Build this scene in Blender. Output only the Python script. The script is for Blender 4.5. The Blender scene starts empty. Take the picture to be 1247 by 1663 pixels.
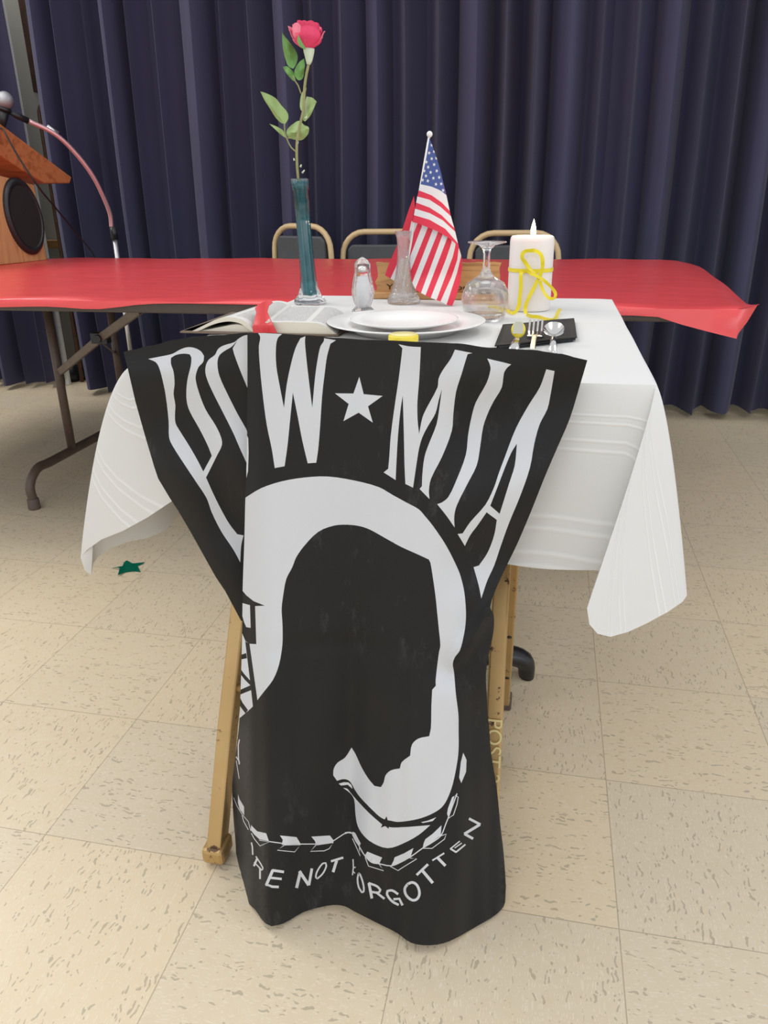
import bpy, bmesh, math, random
from mathutils import Vector, Matrix
from mathutils.geometry import delaunay_2d_cdt
random.seed(7)
S = bpy.context.scene
C = S.collection
PI = math.pi

# ---------------------------------------------------------------- camera
PITCH, ROLL, YAW, F, H = math.radians(22.67), math.radians(-0.83), math.radians(12), 1236.0, 0.971
cp, sp, cr, sr, ca, sa = (math.cos(PITCH), math.sin(PITCH), math.cos(ROLL), math.sin(ROLL), math.cos(YAW), math.sin(YAW))
_r = Vector((ca, sa, 0)); FW = Vector((-sa*cp, ca*cp, -sp)); _u = _r.cross(FW)
RT = cr*_r + sr*_u; UP = -sr*_r + cr*_u
CAM = Vector((0, 0, H))
cam = bpy.data.cameras.new('camera'); co = bpy.data.objects.new('camera', cam); C.objects.link(co)
cam.sensor_fit = 'HORIZONTAL'; cam.sensor_width = 36; cam.lens = 36*F/1247
m = Matrix.Identity(4)
for i in range(3):
    m[i][0] = RT[i]; m[i][1] = UP[i]; m[i][2] = -FW[i]; m[i][3] = CAM[i]
co.matrix_world = m; cam.clip_start = .01
S.camera = co
# ---------------------------------------------------------------- light
S.view_settings.view_transform = 'Standard'; S.view_settings.look = 'None'
S.view_settings.gamma = 1; S.view_settings.use_curve_mapping = False
S.view_settings.exposure = 0.0
w = bpy.data.worlds.new('world'); S.world = w; w.use_nodes = True
w.node_tree.nodes['Background'].inputs[0].default_value = (0.93, 0.96, 1.0, 1)
w.node_tree.nodes['Background'].inputs[1].default_value = 0.84
def area(name, loc, size, power, col=(1, 1, 1), rot=(0, 0, 0)):
    l = bpy.data.lights.new(name, 'AREA'); l.shape = 'RECTANGLE'; l.size, l.size_y = size; l.energy = power; l.color = col
    o = bpy.data.objects.new(name, l); C.objects.link(o); o.location = loc; o.rotation_euler = rot
    return o
area('ceiling_light', (-1.3, 1.2, 2.75), (0.6, 1.2), 12, (1.0, .96, .90))
area('gap_fill_light', (-2.9, 3.98, 2.7), (.5, .25), 5, (1, .97, .9))  # added fill to brighten the wall in the curtain gap, no actual lamp
area('ceiling_light', (-3.4, 2.2, 2.75), (1.2, 1.2), 42, (1.0, .97, .92))
area('ceiling_light', (0.9, 1.2, 2.75), (0.6, 1.2), 10, (1.0, .97, .93))
area('ceiling_light', (-0.2, -1.6, 2.75), (1.4, 0.8), 20, (.95, .98, 1.0))
area('window_light', (-0.6, -3.4, 1.5), (5.0, 1.9), 20, (.97, .98, 1.0), (math.radians(84), 0, 0))
area('window_light', (4.2, -0.6, 1.6), (2.2, 1.6), 26, (.80, .88, 1.0), (math.radians(84), 0, math.radians(62)))

# ---------------------------------------------------------------- pixel helpers (photo pixel -> point at a known height or distance)
def ray(x, y): return RT*((x-623.5)/F) + UP*((831.5-y)/F) + FW
def at(x, y, z=0.0):
    d = ray(x, y); return CAM + d*((z-H)/d.z)
def atY(x, y, Y):
    d = ray(x, y); return CAM + d*(Y/d.y)

# ---------------------------------------------------------------- materials
def mat(name, col, rough=.5, metal=0, spec=.5, **kw):
    m = bpy.data.materials.new(name); m.use_nodes = True
    b = m.node_tree.nodes['Principled BSDF']
    b.inputs['Base Color'].default_value = (*col, 1); b.inputs['Roughness'].default_value = rough
    b.inputs['Metallic'].default_value = metal; b.inputs['Specular IOR Level'].default_value = spec
    for k, v in kw.items(): b.inputs[k.replace('_', ' ')].default_value = v
    m['b'] = 1
    return m
def N(m, t, **kw):
    n = m.node_tree.nodes.new(t)
    for k, v in kw.items(): setattr(n, k, v)
    return n
def L(m, a, b): m.node_tree.links.new(a, b)
def bs(m): return m.node_tree.nodes['Principled BSDF']
def coords(m, scale=(1, 1, 1), kind='Object', rot=(0, 0, 0)):
    tc = N(m, 'ShaderNodeTexCoord'); mp = N(m, 'ShaderNodeMapping'); mp.inputs['Scale'].default_value = scale
    mp.inputs['Rotation'].default_value = rot
    L(m, tc.outputs[kind], mp.inputs[0]); return mp.outputs[0]
def noise(m, vec, scale, detail=4, rough=.5):
    n = N(m, 'ShaderNodeTexNoise'); n.inputs['Scale'].default_value = scale; n.inputs['Detail'].default_value = detail
    n.inputs['Roughness'].default_value = rough; L(m, vec, n.inputs['Vector']); return n.outputs['Fac']
def ramp(m, fac, stops):
    r = N(m, 'ShaderNodeValToRGB'); L(m, fac, r.inputs[0]); e = r.color_ramp.elements
    while len(e) < len(stops): e.new(.5)
    for k, (p, c) in zip(e, stops): k.position = p; k.color = (*c, 1) if len(c) == 3 else c
    return r.outputs[0]
def mix(m, fac, a, b):
    x = N(m, 'ShaderNodeMix', data_type='RGBA')
    if isinstance(fac, (int, float)): x.inputs[0].default_value = fac
    else: L(m, fac, x.inputs[0])
    for s, v in ((6, a), (7, b)):
        if isinstance(v, tuple): x.inputs[s].default_value = (*v, 1)
        else: L(m, v, x.inputs[s])
    return x.outputs[2]
def math_(m, op, a, b=None, c=None):
    n = N(m, 'ShaderNodeMath', operation=op)
    for i, v in enumerate((a, b, c)):
        if v is None: continue
        if isinstance(v, (int, float)): n.inputs[i].default_value = v
        else: L(m, v, n.inputs[i])
    return n.outputs[0]
def bump(m, h, strength=.3, dist=.002):
    b = N(m, 'ShaderNodeBump'); b.inputs['Strength'].default_value = strength; b.inputs['Distance'].default_value = dist
    L(m, h, b.inputs['Height']); L(m, b.outputs[0], bs(m).inputs['Normal'])
def mottled(name, c1, c2, scale=20, rough=.5, bs_=.1, **kw):
    m = mat(name, c1, rough, **kw); v = coords(m); n = noise(m, v, scale, 6, .6)
    L(m, ramp(m, n, [(.3, c1), (.7, c2)]), bs(m).inputs['Base Color'])
    if bs_: bump(m, noise(m, v, scale*8, 3), bs_, .001)
    return m

M = {}
# floor tiles: 12 inch, grain turned in every second tile
def floor_mat():
    m = mat('vinyl_tile', (.5, .45, .36), .3)
    T = .3048
    tc = N(m, 'ShaderNodeTexCoord'); sep = N(m, 'ShaderNodeSeparateXYZ'); L(m, tc.outputs['Object'], sep.inputs[0])
    X = math_(m, 'DIVIDE', math_(m, 'SUBTRACT', sep.outputs[0], .159-T*40), T)
    Y = math_(m, 'DIVIDE', math_(m, 'SUBTRACT', sep.outputs[1], .821-T*40), T)
    fx, fy = math_(m, 'FRACT', X), math_(m, 'FRACT', Y)
    ix, iy = math_(m, 'FLOOR', X), math_(m, 'FLOOR', Y)
    par = math_(m, 'MODULO', math_(m, 'ADD', ix, iy), 2)
    ex = math_(m, 'MINIMUM', fx, math_(m, 'SUBTRACT', 1, fx)); ey = math_(m, 'MINIMUM', fy, math_(m, 'SUBTRACT', 1, fy))
    edge = math_(m, 'MINIMUM', ex, ey)
    line = math_(m, 'LESS_THAN', edge, .0028)
    idv = N(m, 'ShaderNodeCombineXYZ'); L(m, ix, idv.inputs[0]); L(m, iy, idv.inputs[1])
    wn = N(m, 'ShaderNodeTexWhiteNoise', noise_dimensions='3D'); L(m, idv.outputs[0], wn.inputs['Vector'])
    def flecks(sx, sy, amount, sc):
        mp = N(m, 'ShaderNodeMapping'); mp.inputs['Scale'].default_value = (sx*sc, sy*sc, 1); L(m, tc.outputs['Object'], mp.inputs[0])
        # wobble so that chips are not straight
        nz = N(m, 'ShaderNodeTexNoise'); nz.inputs['Scale'].default_value = 45; L(m, tc.outputs['Object'], nz.inputs['Vector'])
        ad = N(m, 'ShaderNodeVectorMath', operation='MULTIPLY_ADD'); L(m, nz.outputs['Color'], ad.inputs[0]); ad.inputs[1].default_value = (3.4, 3.4, 0); L(m, mp.outputs[0], ad.inputs[2])
        v = N(m, 'ShaderNodeTexVoronoi', voronoi_dimensions='2D'); v.inputs['Scale'].default_value = 1; L(m, ad.outputs[0], v.inputs['Vector'])
        sc_ = N(m, 'ShaderNodeSeparateColor'); L(m, v.outputs['Color'], sc_.inputs[0])
        sel = math_(m, 'LESS_THAN', sc_.outputs[0], amount)
        d = math_(m, 'LESS_THAN', v.outputs['Distance'], math_(m, 'MULTIPLY', sc_.outputs[1], .34))
        return math_(m, 'MULTIPLY', sel, d)
    fa = flecks(55, 170, .5, 1.0); fb = flecks(170, 55, .5, 1.0)
    ga = flecks(95, 420, .8, 1.0); gb = flecks(420, 95, .8, 1.0)
    def sel(a, b):
        return math_(m, 'ADD', math_(m, 'MULTIPLY', a, par), math_(m, 'MULTIPLY', b, math_(m, 'SUBTRACT', 1, par)))
    f1, f2 = sel(fa, fb), sel(ga, gb)
    v = coords(m); n = noise(m, v, 5, 5, .6); n2 = noise(m, v, 40, 4, .6)
    base = mix(m, n, (.71, .56, .35), (.78, .635, .42))
    base = mix(m, math_(m, 'MULTIPLY', wn.outputs[0], .45), base, (.60, .52, .40))
    base = mix(m, math_(m, 'MULTIPLY', n2, .35), base, (.80, .72, .59))
    base = mix(m, math_(m, 'MULTIPLY', f2, .35), base, (.86, .79, .67))
    base = mix(m, math_(m, 'MULTIPLY', f1, .62), base, (.36, .31, .22))
    base = mix(m, math_(m, 'MULTIPLY', line, .55), base, (.27, .21, .14))
    L(m, base, bs(m).inputs['Base Color'])
    L(m, ramp(m, noise(m, v, 9, 4), [(.3, (.3,)*3), (.7, (.42,)*3)]), bs(m).inputs['Roughness'])
    bump(m, math_(m, 'ADD', math_(m, 'MULTIPLY', line, -1.0), math_(m, 'MULTIPLY', n2, .25)), .25, .0012)
    return m
M['floor'] = floor_mat()
def weave(name, col, col2, rough=.8, sc=900, big=6, **kw):
    m = mat(name, col, rough, **kw); v = coords(m)
    n = noise(m, v, big, 5, .6)
    L(m, mix(m, n, col, col2), bs(m).inputs['Base Color']); bump(m, noise(m, v, sc, 2), .15, .0006)
    return m
M['curtain'] = weave('navy_curtain', (.031, .031, .074), (.043, .042, .092), .7, 500, 3, Sheen_Weight=.12)
M['flag_black'] = weave('black_nylon', (.0092, .0093, .0108), (.0155, .0138, .012), .6, 700, 9, Sheen_Weight=.05, spec=.25)
mb = M['flag_black']; vb = coords(mb, (1, 1, .35)); n1 = noise(mb, vb, 38, 8, .75); n2 = noise(mb, coords(mb), 4, 2)
sc1 = ramp(mb, n1, [(.55, (0, 0, 0)), (.78, (1, 1, 1))]); sc2 = ramp(mb, n2, [(.48, (0, 0, 0)), (.62, (1, 1, 1))])
src = bs(mb).inputs['Base Color'].links[0].from_socket
L(mb, mix(mb, math_(mb, 'MULTIPLY', math_(mb, 'MULTIPLY', sc1, sc2), .5), src, (.10, .10, .10)), bs(mb).inputs['Base Color'])
M['flag_white'] = weave('white_nylon', (.57, .58, .61), (.63, .64, .66), .5, 700, 7)
M['wall'] = mottled('grey_wall', (.50, .50, .44), (.55, .55, .49), 4, .7)
M['trimwhite'] = mat('white_paint', (.88, .88, .86), .5)
M['brown_metal'] = mottled('brown_metal', (.085, .055, .042), (.125, .085, .067), 15, .42, .1)
M['brown_trim'] = mottled('brown_vinyl', (.06, .042, .034), (.08, .057, .046), 15, .5, .1)
M['brown_rubber'] = mat('brown_rubber', (.12, .085, .07), .7)
M['laminate'] = mat('laminate', (.3, .22, .14), .5)
M['black'] = mottled('black_paint', (.012, .012, .014), (.02, .02, .022), 20, .35)
M['black_foam'] = mottled('black_speaker_cloth', (.008, .008, .008), (.013, .013, .013), 200, .8)
M['vinyl'] = mottled('charcoal_vinyl', (.055, .06, .066), (.07, .075, .082), 30, .55)
M['beige_tube'] = mat('beige_tube', (.62, .46, .25), .35)
M['steel'] = mat('polished_steel', (.72, .70, .67), .16, 1)
M['chrome'] = mat('chrome_tube', (.75, .72, .72), .3, .85)
M['mesh_metal'] = mottled('microphone_grille', (.35, .36, .38), (.5, .5, .52), 300, .35, .8, metal=.8)
def red_plastic():
    m = mat('red_plastic_sheet', (.77, .075, .08), .27, spec=.6)
    v = coords(m, (1, 2.4, 1)); n = noise(m, v, 5, 4, .5); n2 = noise(m, v, 1.3, 3, .5)
    bump(m, math_(m, 'ADD', n, math_(m, 'MULTIPLY', n2, 2)), .45, .010)
    return m
M['red'] = red_plastic()
def tablecloth_mat():
    m = mat('white_tablecloth', (.72, .715, .70), .7, spec=.2, Sheen_Weight=.1)
    uv = N(m, 'ShaderNodeUVMap'); sep = N(m, 'ShaderNodeSeparateXYZ'); L(m, uv.outputs[0], sep.inputs[0])
    V = sep.outputs[1]
    tot = None
    for c in (.088, .100, .124, .136, .206, .217, .238, .249):
        d = math_(m, 'ABSOLUTE', math_(m, 'SUBTRACT', V, c))
        s = N(m, 'ShaderNodeMapRange', interpolation_type='SMOOTHSTEP'); L(m, d, s.inputs[0])
        s.inputs[1].default_value = 0; s.inputs[2].default_value = .0035; s.inputs[3].default_value = 1; s.inputs[4].default_value = 0
        tot = s.outputs[0] if tot is None else math_(m, 'ADD', tot, s.outputs[0])
    vr = N(m, 'ShaderNodeTexVoronoi', voronoi_dimensions='2D'); vr.inputs['Scale'].default_value = 42; vr.inputs['Randomness'].default_value = .35
    L(m, uv.outputs[0], vr.inputs['Vector'])
    dots = math_(m, 'LESS_THAN', vr.outputs['Distance'], .10)
    L(m, mix(m, math_(m, 'MULTIPLY', tot, .6), (.72, .715, .70), (.86, .86, .85)), bs(m).inputs['Base Color'])
    v = coords(m)
    hgt = math_(m, 'ADD', math_(m, 'ADD', math_(m, 'MULTIPLY', tot, .9), math_(m, 'MULTIPLY', dots, .6)), math_(m, 'MULTIPLY', noise(m, v, 5, 3), 5))
    bump(m, hgt, .4, .0022)
    return m
M['cloth'] = tablecloth_mat()
def gold_mat():
    m = mat('worn_gold_enamel', (.50, .31, .12), .34, .35)
    v = coords(m); n = noise(m, v, 4, 4); ch = noise(m, v, 38, 6, .7)
    base = ramp(m, n, [(.3, (.42, .26, .095)), (.7, (.60, .40, .17))])
    chip = ramp(m, ch, [(.605, (0, 0, 0)), (.63, (1, 1, 1))])
    L(m, mix(m, chip, base, (.10, .05, .025)), bs(m).inputs['Base Color'])
    return m
M['gold'] = gold_mat()
def wood_mat(name, c1, c2, ax=(1, 14, 1), sc=3, rough=.4):
    m = mat(name, c1, rough); v = coords(m, ax)
    wv = N(m, 'ShaderNodeTexNoise'); wv.inputs['Scale'].default_value = sc; wv.inputs['Detail'].default_value = 6; wv.inputs['Distortion'].default_value = 1.2; L(m, v, wv.inputs['Vector'])
    L(m, ramp(m, wv.outputs['Fac'], [(.28, c2), (.5, c1), (.72, tuple(x*1.12 for x in c1))]), bs(m).inputs['Base Color'])
    return m
M['oak'] = wood_mat('oak_side', (.56, .30, .13), (.36, .17, .06), (30, 30, 2.5), 1.0)
M['oak_top'] = wood_mat('red_oak_top', (.42, .145, .05), (.24, .07, .02), (3, 25, 25), 1.2)
M['plaque'] = wood_mat('plaque_wood', (.50, .27, .10), (.27, .12, .04), (5, 20, 38), 2.0)
M['plaque_ledge'] = wood_mat('plaque_ledge_wood', (.55, .30, .12), (.42, .2, .07), (6, 20, 30), 2.0)
M['burn'] = mat('burnt_letters', (.03, .016, .008), .8)
M['frame_wood'] = mottled('brown_frame', (.07, .035, .025), (.11, .06, .04), 20, .5)
def thin(m, fac):
    tr = N(m, 'ShaderNodeBsdfTransparent'); mx = N(m, 'ShaderNodeMixShader'); mx.inputs[0].default_value = fac
    out = [n for n in m.node_tree.nodes if n.type == 'OUTPUT_MATERIAL'][0]
    L(m, bs(m).outputs[0], mx.inputs[1]); L(m, tr.outputs[0], mx.inputs[2]); L(m, mx.outputs[0], out.inputs[0])
    return m
def glass(name, col=(1, 1, 1), rough=0.0, ior=1.48):
    m = mat(name, col, rough); b = bs(m); b.inputs['Transmission Weight'].default_value = 1; b.inputs['IOR'].default_value = ior
    return thin(m, .22)
M['glass'] = glass('clear_glass', (.97, .98, .98))
M['teal'] = mat('teal_glass', (.003, .23, .285), .05, Transmission_Weight=.5, IOR=1.48, Coat_Weight=.5)
M['cutglass'] = thin(mat('pressed_glass', (.93, .92, .91), .04, Transmission_Weight=.86, IOR=1.45), .25)
v = coords(M['cutglass'], (1, 1, 1)); vn = N(M['cutglass'], 'ShaderNodeTexVoronoi'); vn.inputs['Scale'].default_value = 210; L(M['cutglass'], v, vn.inputs['Vector'])
bump(M['cutglass'], vn.outputs['Distance'], .5, .0018)
M['porcelain'] = mat('white_porcelain', (.88, .87, .85), .25)
M['wax'] = mat('white_wax', (.84, .78, .74), .5, Subsurface_Weight=.35, Subsurface_Radius=(.02, .012, .008), Subsurface_Scale=.6)
M['flame'] = mat('flame', (1, .8, .5), .5, Emission_Color=(1, .80, .45, 1), Emission_Strength=14)
M['wick'] = mat('wick', (.02, .015, .01), .9)
M['yellow_ribbon'] = mat('yellow_satin', (.83, .66, .01), .3, Sheen_Weight=.2)
M['lemon'] = mottled('lemon_rind', (.86, .66, .03), (.90, .74, .08), 120, .45, .3)
M['lemon_flesh'] = mottled('lemon_flesh', (.85, .76, .28), (.90, .83, .45), 90, .35, .2)
M['napkin'] = weave('black_napkin', (.014, .014, .016), (.02, .02, .022), .75, 600)
M['page'] = mat('page_paper', (.74, .70, .62), .7)
def print_mat():
    m = mat('printed_page', (.72, .70, .66), .7)
    uv = N(m, 'ShaderNodeUVMap'); sep = N(m, 'ShaderNodeSeparateXYZ'); L(m, uv.outputs[0], sep.inputs[0])
    X, Y = sep.outputs[0], sep.outputs[1]
    def band(V, a, b): return math_(m, 'MULTIPLY', math_(m, 'GREATER_THAN', V, a), math_(m, 'LESS_THAN', V, b))
    col = math_(m, 'ADD', band(X, .09, .47), band(X, .53, .91))
    msk = math_(m, 'MULTIPLY', col, band(Y, .07, .93))
    ln = math_(m, 'LESS_THAN', math_(m, 'FRACT', math_(m, 'MULTIPLY', Y, 46)), .55)
    mp = N(m, 'ShaderNodeMapping'); mp.inputs['Scale'].default_value = (90, 46, 1); L(m, uv.outputs[0], mp.inputs[0])
    n = noise(m, mp.outputs[0], 1.6, 2)
    wd = math_(m, 'GREATER_THAN', n, .47)
    ink = math_(m, 'MULTIPLY', math_(m, 'MULTIPLY', msk, ln), wd)
    L(m, mix(m, math_(m, 'MULTIPLY', ink, .8), (.70, .69, .66), (.10, .10, .12)), bs(m).inputs['Base Color'])
    return m
M['print'] = print_mat()
def edge_mat():
    m = mat('page_edges', (.70, .64, .50), .8); v = coords(m, (1, 1, 500))
    L(m, mix(m, noise(m, v, 3, 2), (.62, .56, .44), (.78, .73, .62)), bs(m).inputs['Base Color']); return m
M['edges'] = edge_mat()
M['book_cover'] = mat('brown_book_cover', (.16, .11, .08), .6)
M['red_ribbon'] = mat('red_satin', (.62, .035, .04), .45)
M['petal'] = mottled('rose_petal', (.72, .03, .11), (.80, .07, .17), 25, .55, .1)
M['petal_light'] = mottled('pale_rose_petal', (.80, .16, .25), (.84, .24, .32), 25, .55, .1)
M['leaf'] = mottled('green_leaf', (.11, .27, .06), (.17, .35, .09), 30, .5, .2)
M['leaf_light'] = mottled('olive_leaf', (.26, .37, .12), (.32, .43, .16), 30, .5, .2)
M['stem'] = mottled('rose_stem', (.22, .24, .09), (.34, .30, .14), 60, .6)
M['calyx'] = mat('pale_calyx', (.60, .68, .50), .6)
M['us_red'] = weave('red_flag_cloth', (.66, .02, .05), (.72, .03, .07), .6)
M['us_white'] = weave('white_flag_cloth', (.70, .66, .66), (.76, .72, .72), .6)
M['us_blue'] = weave('blue_flag_cloth', (.045, .075, .26), (.06, .095, .30), .6)
M['plastic_white'] = mat('white_plastic', (.80, .78, .76), .35)
M['green_foil'] = mat('green_foil', (.0, .21, .12), .3, .4)
M['pink_tube'] = mat('chrome_pink_tube', (.72, .42, .43), .3, .6)
M['stencil'] = mat('pale_yellow_stencil', (.80, .66, .30), .5)
M['cable'] = mat('black_cable', (.01, .01, .01), .5)
M['hem'] = mat('hem_thread', (.8, .8, .79), .7)

# ---------------------------------------------------------------- mesh helpers
def obj(name, verts, faces, mats, parent=None, fm=None, smooth=True, solid=0, bevel=0, sub=0, uvs=None):
    me = bpy.data.meshes.new(name); me.from_pydata([tuple(v) for v in verts], [], faces); me.update()
    if not isinstance(mats, (list, tuple)): mats = [mats]
    for k in mats: me.materials.append(k)
    if fm: me.polygons.foreach_set('material_index', fm)
    me.polygons.foreach_set('use_smooth', [smooth]*len(me.polygons))
    if uvs:
        u = me.uv_layers.new(name='UVMap')
        for lp in me.loops: u.data[lp.index].uv = uvs[lp.vertex_index]
    o = bpy.data.objects.new(name, me); C.objects.link(o)
    if parent:
        o.parent = parent; 
        mw = Matrix.Translation(parent.location) @ parent.rotation_euler.to_matrix().to_4x4() if parent.type == 'EMPTY' else None
        if mw is None: pass
    if solid:
        s = o.modifiers.new('thickness', 'SOLIDIFY'); s.thickness = solid; s.offset = 0
        e = o.modifiers.new('split', 'EDGE_SPLIT'); e.split_angle = math.radians(50)
    if bevel:
        b = o.modifiers.new('bevel', 'BEVEL'); b.width = bevel; b.segments = 2; b.limit_method = 'ANGLE'
    if sub:
        s = o.modifiers.new('sub', 'SUBSURF'); s.levels = s.render_levels = sub
    return o
def tag(o, label=None, cat=None, group=None, kind=None):
    if label: o['label'] = label
    if cat: o['category'] = cat
    if group: o['group'] = group
    if kind: o['kind'] = kind
    return o
def thing(name, label, cat, loc=(0, 0, 0), rz=0, group=None):
    o = bpy.data.objects.new(name, None); C.objects.link(o); o.location = loc; o.rotation_euler = (0, 0, rz)
    o.empty_display_size = .05
    return tag(o, label, cat, group)
# every builder takes WORLD points; rebase() turns a thing's parts into its own frame
def rebase(t):
    inv = (Matrix.Translation(t.location) @ t.rotation_euler.to_matrix().to_4x4()).inverted()
    for c in t.children:
        if c.type == 'MESH': c.data.transform(inv)
        for g in c.children:
            if g.type == 'MESH': g.data.transform(inv)
    return t
class G:
    def __init__(s): s.v = []; s.f = []; s.m = []
    def add(s, v, f, mi=0):
        n = len(s.v); s.v += [Vector(p) for p in v]; s.f += [tuple(i+n for i in q) for q in f]; s.m += [mi]*len(f); return s
    def box(s, a, b, mi=0, mw=None):
        x0, y0, z0 = a; x1, y1, z1 = b
        v = [Vector(p) for p in ((x0,y0,z0),(x1,y0,z0),(x1,y1,z0),(x0,y1,z0),(x0,y0,z1),(x1,y0,z1),(x1,y1,z1),(x0,y1,z1))]
        if mw: v = [mw @ p for p in v]
        return s.add(v, [(0,3,2,1),(4,5,6,7),(0,1,5,4),(1,2,6,5),(2,3,7,6),(3,0,4,7)], mi)
    def tube(s, pts, r, n=12, mi=0, cap=True, flat=None, up=None):
        pts = [Vector(p) for p in pts]; rs = r if isinstance(r, (list, tuple)) else [r]*len(pts)
        N_ = None; rings = []
        for i, p in enumerate(pts):
            t = (pts[min(i+1, len(pts)-1)] - pts[max(i-1, 0)]).normalized()
            if N_ is None:
                a = Vector(up) if up else (Vector((0, 0, 1)) if abs(t.z) < .9 else Vector((0, 1, 0)))
                N_ = (a - t*a.dot(t)).normalized()
            else: N_ = (N_ - t*N_.dot(t)).normalized()
            B = t.cross(N_)
            fl = flat or (1, 1)
            rings.append([p + N_*math.cos(2*PI*k/n)*rs[i]*fl[0] + B*math.sin(2*PI*k/n)*rs[i]*fl[1] for k in range(n)])
        v = [q for rg in rings for q in rg]
        f = [(i*n+k, i*n+(k+1) % n, (i+1)*n+(k+1) % n, (i+1)*n+k) for i in range(len(pts)-1) for k in range(n)]
        if cap: f += [tuple(range(n))[::-1], tuple((len(pts)-1)*n+k for k in range(n))]
        return s.add(v, f, mi)
    def bar(s, pts, w_, t_, up, mi=0):      # rectangular section along a path; up = direction of the t_ side
        pts = [Vector(p) for p in pts]; rings = []
        for i, p in enumerate(pts):
            t = (pts[min(i+1, len(pts)-1)] - pts[max(i-1, 0)]).normalized()
            a = Vector(up); N_ = (a - t*a.dot(t)).normalized(); B = t.cross(N_)
            rings.append([p + N_*sy*t_/2 + B*sx*w_/2 for sx, sy in ((-1,-1),(1,-1),(1,1),(-1,1))])
        v = [q for rg in rings for q in rg]
        f = [(i*4+k, i*4+(k+1) % 4, (i+1)*4+(k+1) % 4, (i+1)*4+k) for i in range(len(pts)-1) for k in range(4)]
        f += [(3,2,1,0), tuple((len(pts)-1)*4+k for k in range(4))]
        return s.add(v, f, mi)
    def lathe(s, prof, c=(0, 0, 0), n=32, mi=0, flute=None):
        c = Vector(c); v = []; f = []
        for j, (r, z) in enumerate(prof):
            for k in range(n):
                a = 2*PI*k/n; rr = r*(flute(a, z) if flute else 1)
                v.append(c + Vector((rr*math.cos(a), rr*math.sin(a), z)))
        f = [(j*n+k, j*n+(k+1) % n, (j+1)*n+(k+1) % n, (j+1)*n+k) for j in range(len(prof)-1) for k in range(n)]
        if prof[0][0] > 0: f.append(tuple(range(n))[::-1])
        if prof[-1][0] > 0: f.append(tuple((len(prof)-1)*n+k for k in range(n)))
        return s.add(v, f, mi)
    def obj(s, name, mats, parent=None, **kw):
        return obj(name, s.v, s.f, mats, parent, s.m if any(s.m) else None, **kw)
def smooth_poly(P, closed=True, n=4, sharp=38):
    P = [Vector(p) for p in P]; K = len(P); T = []; out = []
    def ok(i):
        if not closed and i in (0, K-1): return False
        a = P[i]-P[i-1]; b = P[(i+1) % K]-P[i]
        if a.length < 1e-6 or b.length < 1e-6: return False
        return math.degrees(a.angle(b)) < sharp
    S_ = [ok(i) for i in range(K)]
    for i in range(K if closed else K-1):
        a, b = P[i], P[(i+1) % K]; d = (b-a)
        def tan(j, fallback):
            if not S_[j]: return fallback
            t = P[(j+1) % K]-P[j-1]; return t.normalized()*d.length
        ta, tb = tan(i, d), tan((i+1) % K, d)
        for k in range(n):
            u = k/n; h00 = 2*u**3-3*u*u+1; h10 = u**3-2*u*u+u; h01 = -2*u**3+3*u*u; h11 = u**3-u*u
            out.append(a*h00 + ta*h10 + b*h01 + tb*h11)
    if not closed: out.append(P[-1])
    return out
def inside(p, poly):
    x, y = p; c = False; j = len(poly)-1
    for i in range(len(poly)):
        a, b = poly[i], poly[j]
        if (a[1] > y) != (b[1] > y) and x < (b[0]-a[0])*(y-a[1])/(b[1]-a[1])+a[0]: c = not c
        j = i
    return c
def sheet(outline, layers, lift, step=12, edge_step=10):
    """triangulate an outline with printed shapes cut into it; layers = [(polygon, material index)], later ones on top"""
    def dens(P):
        o = []
        for i in range(len(P)):
            a, b = Vector(P[i]), Vector(P[(i+1) % len(P)]); k = max(1, int((b-a).length/edge_step))
            o += [a.lerp(b, q/k) for q in range(k)]
        return o
    polys = [dens(outline)] + [dens(p) for p, _ in layers]
    vs = []; es = []
    for P in polys:
        n = len(vs); vs += [Vector((p[0], p[1])) for p in P]; es += [(n+i, n+(i+1) % len(P)) for i in range(len(P))]
    out = polys[0]
    xs = [p[0] for p in out]; ys = [p[1] for p in out]
    y = min(ys); r = 0
    while y < max(ys):
        x = min(xs) + (step/2 if r % 2 else 0)
        while x < max(xs):
            if inside((x, y), out): vs.append(Vector((x, y)))
            x += step
        y += step*.9; r += 1
    V, E_, Fc, *_ = delaunay_2d_cdt(vs, es, [], 0, 1e-4)
    used = {}; verts = []; faces = []; fm = []
    for f in Fc:
        c = (sum(V[i][0] for i in f)/len(f), sum(V[i][1] for i in f)/len(f))
        if not inside(c, out): continue
        mi = 0
        for P, k in layers:
            if inside(c, P): mi = k
        q = []
        for i in f:
            if i not in used: used[i] = len(verts); verts.append(lift(V[i][0], V[i][1]))
            q.append(used[i])
        faces.append(tuple(q)[::-1]); fm.append(mi)
    return verts, faces, fm
def crop(ox, oy, s): return lambda P: [(ox+x/s, oy+y/s) for x, y in P]
def stroke(P, wd):          # a polyline of given width as a polygon (2D)
    P = [Vector((p[0], p[1])) for p in P]; Lf = []; R_ = []
    for i, p in enumerate(P):
        t = (P[min(i+1, len(P)-1)]-P[max(i-1, 0)]).normalized(); n = Vector((-t.y, t.x))*wd/2
        Lf.append(p+n); R_.append(p-n)
    return [tuple(q) for q in Lf+R_[::-1]]
def interp(T, x):
    if x <= T[0][0]: return T[0][1]
    for (a, va), (b, vb) in zip(T, T[1:]):
        if x <= b:
            u = (x-a)/(b-a); u = u*u*(3-2*u); return va+(vb-va)*u
    return T[-1][1]
def sstep(a, b, x):
    u = max(0, min(1, (x-a)/(b-a))); return u*u*(3-2*u)
def star2(cx, cy, r, rot=-PI/2, k=.4, sx=1, sy=1):
    return [(cx+sx*(r if i % 2 == 0 else r*k)*math.cos(rot+i*PI/5), cy+sy*(r if i % 2 == 0 else r*k)*math.sin(rot+i*PI/5)) for i in range(10)]

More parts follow.
